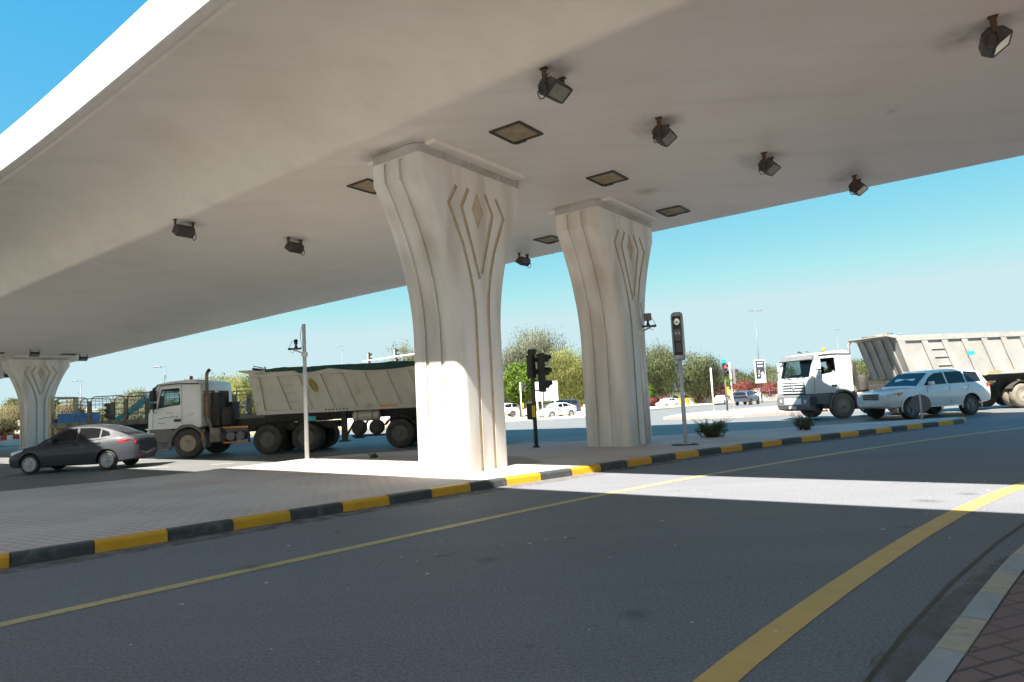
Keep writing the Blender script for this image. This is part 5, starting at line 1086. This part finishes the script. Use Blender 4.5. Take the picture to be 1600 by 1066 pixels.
MA = thing("signal_mast_arm", "long pale mast arm with two signal heads above the cream tipping body", "traffic light", (-5.2, 60.0, H(60) + .13))
mb = MB(); mb.tube([(0, 0, 0), (0, 0, 6.85)], [.16, .11], 14); mb.build("post", "white_pole", MA)
mb = MB(); mb.tube([(0, 0, 6.6), (-3.6, 0, 6.4), (-8.5, 0, 5.95)], [.10, .085, .055], 12); mb.build("arm", "white_pole", MA)
for x, z in ((-7.95, 5.42), (-5.5, 5.66)):
    o_ = signal_head(MA, "signal_head", x, .16, z, R(30), 1.32, "black_metal", w_=.36)
    mb = MB(); mb.X = Matrix.Translation((x, .16, z)) @ Matrix.Rotation(R(30), 4, 'Z'); mb.box(-.11, -.092, -.11, .11, .06, 1.26); mb.build("back_cover", "pale_board", o_)
# street lamps and advertising signs
def lamp(label, x, y, ht, double, rz, group="street lamps"):
    r = thing("street_lamp", label, "street lamp", (x, y, H(y)), rz, group)
    mb = MB(); mb.tube([(0, 0, 0), (0, 0, ht)], [.11, .055], 10); mb.build("pole", "sign_back", r)
    for sd in ((1, -1) if double else (1,)):
        mb = MB(); mb.tube([(0, 0, ht), (sd * .5, 0, ht + (.08 if double else .02))], .035, 6); mb.build("arm", "sign_back", r)
        mb = MB(); mb.box(min(sd * .45, sd * 1.25), max(sd * .45, sd * 1.25), -.16, .16, ht + (.06 if double else -.06), ht + (.2 if double else .06)); mb.build("lamp_head", "sign_back" if not double else "steel", r, .04)
    return r
lamp("single arm street lamp at the far left above the caged trailer", -59.1, 90, 7.9, False, pi)
lamp("single arm street lamp just above the white truck cab roof", -37.0, 70, 7.45, False, pi)
lamp("slim street lamp above the middle of the cream tipping body", -28.5, 110, 12.9, False, pi)
lamp("tall double arm street lamp above the nearer advertising sign", 37.2, 100, 13.9, True, R(15))
lamp("double arm street lamp behind the white truck cab, carrying the farther advertising sign", 74.1, 150, 15.0, True, R(15))
def ad_sign(label, x, y, rz, sc, z0, dog):
    r = thing("advertising_sign", label, "sign", (x, y, z0), rz, "advertising signs on lamp posts")
    mb = MB(); mb.box(-.88 * sc, .88 * sc, -.10, .10, 0, 3.5 * sc); mb.build("cabinet", "white_plastic", r, .03)
    mb = MB(); mb.box(-.76 * sc, .76 * sc, -.112, -.103, .62 * sc, 3.38 * sc); f = mb.build("poster", "sign_navy", r)
    t = MB(); rnd = random.Random(3); y_ = -.113
    def B_(x0, x1, z0_, z1): t.box(x0 * sc, x1 * sc, y_ - .004, y_, z0_ * sc, z1 * sc)
    for row, (z, h, n) in enumerate(((2.92, .26, 6), (2.42, .26, 6))):
        for k in range(n):
            xx = -.48 + k * .165; B_(xx, xx + .05, z, z + h)
            if (k + row) % 2: B_(xx + .05, xx + .12, z + h - .07, z + h)
            else: B_(xx + .05, xx + .12, z + .08, z + .14)
            if k % 3 != 1: B_(xx + .09, xx + .135, z, z + h)
        t.build("poster_lettering", "white_plastic", f); t = MB()
    t.prism([(-.55 * sc, .60 * sc), (-.10 * sc, .60 * sc), (.12 * sc, .74 * sc), (.10 * sc, 1.4 * sc), (-.05 * sc, 1.5 * sc), (.25 * sc, 1.58 * sc), (.4 * sc, 1.78 * sc), (.5 * sc, 1.5 * sc), (.62 * sc, 1.2 * sc), (.68 * sc, .62 * sc)], 'y', y_ - .004, y_)
    t.build("poster_picture", "white_plastic", f); t = MB(); t.lathe([(.13 * sc, -.004), (.13 * sc, 0), (0, 0)], 'y', 14, 0, False, (-.3 * sc, y_, 1.12 * sc))
    t.build("poster_spot", "white_plastic", f)
    mb = MB(); mb.box(-.30 * sc, -.18 * sc, y_ - .006, y_ - .002, 1.42 * sc, 1.98 * sc); mb.build("poster_mark", "yellow_plastic", f)
    return r
ad_sign("dark advertising sign with white picture on the nearer lamp post, left of the white cab", 37.15, 99.7, R(14), 1.0, 1.80, True)
ad_sign("farther dark advertising sign with white picture, just behind the white cab's exhaust", 74.2, 149.7, R(14), .98, 2.2, True)
bd = thing("notice_board", "white rectangular notice board behind the near black traffic light", "sign", (3.6, 75, H(75)), R(-6))
mb = MB(); mb.box(-1.45, 1.3, -.12, .12, 1.75, 3.95); mb.build("panel", "white_plastic", bd, .03)
for x in (-1.1, .9): mb = MB(); mb.box(x - .08, x + .08, -.1, .1, 0, 1.75); mb.build("leg", "white_pole", bd)
mb = MB(); mb.box(.05, .15, -.13, -.122, 1.85, 3.85); mb.box(.7, .76, -.13, -.122, 1.85, 3.85); mb.build("panel_seams", "sign_back", bd)
fb_ = thing("framed_sign", "small grey framed sign on a white post by the white sedan", "sign", (2.27, 55.3, H(55.3) + .13), R(35))
mb = MB(); mb.tube([(0, 0, 0), (0, 0, 2.5)], .05, 10); mb.build("post", "white_pole", fb_)
mb = MB(); mb.box(.08, .78, -.05, .05, 1.35, 2.65); mb.build("frame", "grey_trim", fb_, .02)
mb = MB(); mb.box(.18, .68, -.06, -.052, 1.48, 2.52); mb.build("face", "white_plastic", fb_)

# ------------------------------------------------------------------ barriers, wall, far building
jb = None; JL = (26.0, 116.5); JD = Vector((.62, .78)).normalized()
jprof = [(-.4, 0), (.4, 0), (.4, .1), (.16, .35), (.12, 1.05), (-.12, 1.05), (-.16, .35), (-.4, .1)]
for k in range(12):
    p = Vector(JL) + JD * 1.95 * k; lab = ("white" if k % 2 == 0 else "yellow") + " plastic road barrier in the zigzag row before the white arched wall"
    r = thing("road_barrier", lab, "barrier", (p.x, p.y, H(p.y) + .13), atan2(JD.y, JD.x), ("white" if k % 2 == 0 else "yellow") + " barriers by the far road")
    mb = MB(); mb.X = Matrix.Rotation(pi / 2, 4, 'Z'); mb.prism([(a * 1.0, b * 1.15) for a, b in jprof], 'y', -.94, .94); mb.build("block", "white_plastic" if k % 2 == 0 else "yellow_plastic", r, .03)
for k in range(14):
    p = (-60.0 + .64 * k, 71.5 + .05 * k); red = k % 2
    r = thing("road_barrier", ("red" if red else "white") + " plastic road barrier left of the far left column", "barrier", (p[0], p[1], H(p[1])), R(4), ("red" if red else "white") + " barriers at the far left")
    mb = MB(); mb.X = Matrix.Rotation(pi / 2, 4, 'Z'); mb.prism(jprof, 'y', -.30, .30); mb.build("block", "red_paint" if red else "white_plastic", r, .03)
WLL = thing("boundary_wall", "white boundary wall with arched dark openings below the trees across the road", "wall", (20.0, 126, H(126) + .13), R(4))
mb = MB(); mb.box(0, 46, 0, .3, 0, 2.2)
for k in range(24): mb.box(k * 1.95 - .12, k * 1.95 + .12, -.08, .38, 0, 2.35)
mb.box(-.1, 46.1, -.1, .4, 2.2, 2.32); mb.build("masonry", "white_wall", WLL)
for k in range(23):
    mb = MB(); c = k * 1.95 + .97; mb.add([(c + .55 * cos(R(a)), -.012, 1.25 + .5 * sin(R(a))) for a in range(0, 181, 15)] + [(c + .1 * cos(R(a)), -.012, 1.25 + .08 * sin(R(a))) for a in range(180, -1, -30)], [tuple(range(20))]); mb.build("fan_opening", "window_dark", WLL, fix=False)
TB = thing("apartment_tower", "pale tan block of flats far off, just left of the plain white pole", "building", (58.2, 200, H(200)), R(10))
mb = MB(); mb.box(-1.3, 1.3, 0, 3, 0, 13.0); mb.build("walls", "tan_building", TB)
for k in range(4):
    for x in (-.7, .5): mb = MB(); mb.box(x - .2, x + .3, -.02, .01, 4.2 + k * 2.2, 5.3 + k * 2.2); mb.build("window", "window_dark", TB)

# ------------------------------------------------------------------ vegetation
def quads(name, C, A, B_, mat, N=None):
    """leaf cards from centres and two half axes (numpy arrays)"""
    n = len(C); v = np.stack([C - A - B_ * .3, C + A * .2 - B_, C + A + B_ * .2, C - A * .1 + B_], 1).reshape(-1, 3)
    me = bpy.data.meshes.new(name); me.vertices.add(4 * n); me.vertices.foreach_set("co", v.astype(np.float32).ravel())
    me.loops.add(4 * n); me.loops.foreach_set("vertex_index", np.arange(4 * n, dtype=np.int32)); me.polygons.add(n)
    me.polygons.foreach_set("loop_start", np.arange(0, 4 * n, 4, dtype=np.int32)); me.polygons.foreach_set("loop_total", np.full(n, 4, dtype=np.int32))
    me.materials.append(MATS[mat]); me.update(calc_edges=True)
    if N is not None:
        me.polygons.foreach_set("use_smooth", np.ones(n, dtype=bool)); me.normals_split_custom_set(np.repeat(N, 4, 0).astype(np.float32))
    return me
def crown(name, seed, rx, rz, zc, mat, n=9000, leaf=.16, clumps=70, droop=0.0, lobes=5):
    g = np.random.default_rng(seed); L = []
    lob = [(g.uniform(-.5, .5) * rx, g.uniform(-.5, .5) * rx, g.uniform(-.25, .35) * rz, g.uniform(.45, .72)) for _ in range(lobes)] + [(0, 0, .1 * rz, .8)]
    cc = []
    while len(cc) < clumps:
        l = lob[g.integers(len(lob))]; d_ = g.normal(size=3); d_ /= np.linalg.norm(d_); k = g.uniform(.55, 1.0) ** .5
        p = np.array([l[0] + d_[0] * rx * l[3] * k, l[1] + d_[1] * rx * l[3] * k, l[2] + d_[2] * rz * l[3] * k])
        if p[2] > -rz * .85: cc.append(p)
    cc = np.array(cc); m = n // clumps; cr = rx * g.uniform(.10, .22, clumps)
    C = np.repeat(cc, m, 0) + g.normal(size=(clumps * m, 3)) * np.repeat(cr, m)[:, None] * np.array([1, 1, .75])
    if droop:                                   # hanging strands
        q = g.random(len(C)); C[:, 2] -= q ** 1.5 * droop * rz; C[:, :2] *= (1 + .08 * q)[:, None]
    C[:, 2] += zc
    A = g.normal(size=C.shape); A /= np.linalg.norm(A, axis=1)[:, None]; B_ = np.cross(A, g.normal(size=C.shape)); B_ /= np.linalg.norm(B_, axis=1)[:, None]
    if droop: A = A * .35 + np.array([0, 0, -1.0]) * g.uniform(.6, 1.5, (len(C), 1)); B_ *= .55
    N = (C - np.repeat(cc + np.array([0, 0, zc]), m, 0)) * .9 / rx + (C - np.array([0, 0, zc - .3 * rz])) * .5 / rx + g.normal(size=C.shape) * .12; N /= np.linalg.norm(N, axis=1)[:, None] + 1e-6
    s_ = leaf * g.uniform(.6, 1.4, (len(C), 1)); return quads(name, C, A * s_, B_ * s_ * .7, mat, N), cc + np.array([0, 0, zc])
def tree(name, label, x, y, h, rx, mat, seed, droop=0.0, n=9000, leaf=.16, trunk=.25, low=.2, sx=1.0, group="trees beyond the overpass", z=None, clumps=70, lobes=5):
    r = thing(name, label, "tree", (x, y, H(y) if z is None else z), random.Random(seed).uniform(0, 6.28), group); r.scale = (sx, 1, 1) if False else (1, 1, 1)
    rz_ = h * (1 - low) / 2; zc = h - rz_
    me, cc = crown("crown", seed, rx, rz_ * 1.05, zc, mat, int(n * 3.6), leaf * .82, int(clumps * 1.9), droop, lobes); link("crown", me, r)
    mb = MB(); rnd = random.Random(seed); fk = h * low * .8 + .3
    base = [(0, 0, -.2), (rnd.uniform(-.1, .1), rnd.uniform(-.1, .1), fk * .5), (rnd.uniform(-.2, .2), rnd.uniform(-.2, .2), fk)]
    mb.tube(base, [trunk * 1.2, trunk, trunk * .85], 8)
    for k in range(11):
        t = Vector(cc[rnd.randrange(len(cc))]); b = Vector(base[2]); mid = b.lerp(t, .5) + Vector((rnd.uniform(-.3, .3), rnd.uniform(-.3, .3), rnd.uniform(.0, .5)))
        mb.tube([b, mid, t], [trunk * .5, trunk * .28, trunk * .08], 6)
    mb.build("trunk", "bark", r); return r
G2 = "trees beyond the overpass"
tree("ghaf_tree", "tall grey green weeping tree right of the nearest column, highest of its row", 3.8, 116, 15.9, 5.3, "leaf_grey", 1, .55, 16000, .17, .35, .12, clumps=110, lobes=8)
tree("willow_tree", "yellow green weeping tree against the left side of the middle column", 9.2, 101, 11.0, 4.6, "leaf_yellow", 2, .75, 13000, .15, .28, .1, clumps=90)
tree("green_tree", "small bright green tree just right of the nearest column", .7, 88, 7.2, 2.3, "leaf_bright", 3, 0, 8000, .14, .16, .05)
tree("ghaf_tree", "olive weeping tree right of the middle column", 28.4, 126, 12.2, 4.4, "leaf_olive", 4, .7, 13000, .17, .3, .1, clumps=90)
tree("ghaf_tree", "broad olive tree behind the speed camera's pole", 34.6, 127, 10.1, 4.1, "leaf_olive", 5, .6, 12000, .17, .3, .1)
tree("ghaf_tree", "low olive tree behind the red traffic light", 45.0, 141, 7.0, 4.6, "leaf_olive", 6, .4, 9000, .18, .28, .1)
tree("acacia_tree", "rounded olive tree right of the nearer advertising sign", 59.5, 150, 8.2, 4.6, "leaf_olive", 7, .2, 9000, .19, .28, .1)
tree("acacia_tree", "bushy olive tree behind the white cab's exhaust", 57.2, 111, 6.0, 3.7, "leaf_olive", 8, .2, 9000, .16, .25, .08)
tree("acacia_tree", "rounded olive tree left of the dusty tipping body", 68.5, 130, 7.0, 4.2, "leaf_olive", 9, .2, 9000, .18, .25, .08)
tree("ghaf_tree", "grey green tree behind the gap between white cab and cream body, left half", -49.3, 110, 9.5, 3.9, "leaf_grey", 10, .4, 10000, .17, .28, .1)
tree("ghaf_tree", "yellowish tree behind the gap between white cab and cream body, right half", -44.2, 106, 9.0, 4.2, "leaf_yellow", 11, .4, 10000, .17, .28, .1)
tree("acacia_tree", "sparse tree whose top shows beside the mast arm signals", -16.2, 99, 12.2, 3.6, "leaf_grey", 12, .2, 6000, .15, .25, .2)
tree("acacia_tree", "small round tree above the caged trailer, left of the white cab", -80.5, 140, 9.6, 3.4, "leaf_grey", 13, .3, 6000, .18, .25, .2)
tree("acacia_tree", "small dark tree on the sand bank at the far left", -115, 152, 6.8, 2.4, "leaf_olive", 14, 0, 5000, .18, .2, .2, z=0.4)
tree("acacia_tree", "smaller dark tree at the sand bank beside the far left column", -106, 150, 6.0, 2.0, "leaf_olive", 15, 0, 4000, .18, .2, .2, z=0.4)
for k, (x, y, h, rx, m, lab) in enumerate([(-51.0, 76, 4.9, 2.4, "leaf_dry", "dry bush behind the left end of the caged trailer"), (-47.6, 77, 4.3, 2.4, "leaf_olive", "olive bush behind the caged trailer next to the dry one"), (-43.8, 76, 4.6, 2.6, "leaf_grey", "grey bush behind the middle of the caged trailer"), (-40.2, 78, 4.4, 2.4, "leaf_olive", "olive bush behind the caged trailer near the white cab"), (-72.5, 96, 5.4, 3.0, "leaf_dry", "tall dry bush right behind the far left column"), (-61.0, 78, 3.6, 1.5, "leaf_dry", "yellowish bush left of the far left column")]):
    tree("bush", lab, x, y, h, rx, m, 30 + k, .3, 5000, .13, .08, .03, group="bushes behind the caged trailer")
for k, (x, y, h, rx, m, lab) in enumerate([(39.0, 128.5, 4.2, 2.6, "leaf_pink", "pink flowering bush over the white wall behind the red light"), (44.0, 128.6, 4.0, 2.8, "leaf_pink", "pink flowering bush over the white wall behind the dark blue car"), (49.5, 129, 3.7, 2.6, "leaf_pink", "pink flowering bush over the white wall right of the advertising sign"), (35.5, 128.4, 3.8, 1.8, "leaf_pink", "small pink flowering bush left of the red light"),
                                           (24.6, 119, 1.7, 1.2, "leaf_pink", "low red flowering bush behind the white car by the middle column"), (27.2, 121, 1.7, 1.1, "leaf_pink", "low red flowering bush left of the yellow barriers")]):
    tree("flowering_bush", lab, x, y, h, rx, m, 50 + k, .2, 3600, .15, .07, .03, group="pink flowering bushes along the white wall")
for k, (x, y, h, rx, m, lab) in enumerate([(24.0, 122.5, 4.6, 2.0, "leaf_bright", "bright green shrub right beside the middle column"), (41.8, 134, 5.6, 2.8, "leaf_bright", "light green shrub behind the pink flowers"), (48.5, 136, 5.6, 3.0, "leaf_olive", "olive shrub behind the nearer advertising sign"), (55.5, 140, 6.0, 3.4, "leaf_grey", "grey shrub between the advertising sign and the white cab"), (13.0, 105, 6.0, 3.4, "leaf_olive", "olive shrub hidden mostly by the middle column"), (-3.0, 102, 6.0, 3.2, "leaf_olive", "olive shrub mostly behind the nearest column")]):
    tree("shrub", lab, x, y, h, rx, m, 70 + k, .1, 5000, .15, .1, .03, group="shrubs beyond the far road")
# hedge of far vegetation closing the horizon
g = np.random.default_rng(3); n = 42000; X_ = g.uniform(-330, 330, n); top = 5.2 + 1.7 * np.sin(X_ * .07) + 1.3 * np.sin(X_ * .19 + 1) + .8 * np.sin(X_ * .53)
C = np.stack([X_, 215 + g.uniform(-4, 4, n) + .0 * X_, -2.6 + top * g.random(n) ** .7], 1); A = g.normal(size=C.shape) * .5; B_ = g.normal(size=C.shape) * .5
struct(link("distant_trees", quads("distant_trees", C, A, B_, "leaf_olive")), "stuff")
# plants on the island
def island_plant(label, x, y, h, w_, seed, twigs, n):
    r = thing("wild_plant", label, "plant", (x, y, .137)); rnd = random.Random(seed); g = np.random.default_rng(seed); mb = MB(); C = []
    for k in range(twigs):
        a = rnd.uniform(0, 6.28); s_ = rnd.uniform(.35, 1); e = Vector((cos(a) * w_ * s_, sin(a) * w_ * .6 * s_, h * rnd.uniform(.5, 1.1) * (1.15 - .6 * s_)))
        b0 = Vector((e.x * rnd.uniform(.1, .75), e.y * rnd.uniform(.1, .75), 0)); m_ = b0.lerp(e, .5) + Vector((0, 0, h * .16)); mb.tube([b0, m_, e], [.010, .007, .003], 4)
        for q in range(n // twigs):
            t = rnd.uniform(.08, 1.0); p = m_.lerp(e, (t - .5) * 2) if t > .5 else b0.lerp(m_, t * 2); C.append(p + Vector((rnd.gauss(0, .03), rnd.gauss(0, .03), rnd.gauss(0, .025))))
    mb.build("stems", "dry_twig", r); C = np.array([tuple(p) for p in C]); A = g.normal(size=C.shape); A[:, 2] = abs(A[:, 2]) + .5; A /= np.linalg.norm(A, axis=1)[:, None]; B_ = np.cross(A, g.normal(size=C.shape)); B_ /= np.linalg.norm(B_, axis=1)[:, None]
    link("leaves", quads("leaves", C, A * .030 * g.uniform(.6, 1.5, (len(C), 1)), B_ * .014, "leaf_shrub"), r)
    t_ = MB()
    for k in range(twigs // 3):
        a = rnd.uniform(0, 6.28); e = Vector((cos(a) * w_ * 1.15, sin(a) * w_ * .6, h * rnd.uniform(.9, 1.35))); t_.tube([(0, 0, .05), e * .55 + Vector((0, 0, .05)), e], [.008, .006, .002], 4)
        for q in range(4): b = e * rnd.uniform(.55, .95); t_.tube([b, b + Vector((rnd.uniform(-.12, .12), rnd.uniform(-.1, .1), rnd.uniform(.02, .14)))], [.004, .0015], 3)
    t_.build("dry_twigs", "dry_twig", r); return r
island_plant("wild dark green plant with dry twigs on the paving beside the speed camera", 5.78, 19.54, .52, .56, 1, 54, 2300)
island_plant("small wild plant on the paving in front of the white truck cab", 8.8, 20.42, .48, .34, 2, 30, 1000)
island_plant("tiny weed at the paving edge left of the nearest column", -3.97, 18.25, .10, .16, 3, 14, 240)
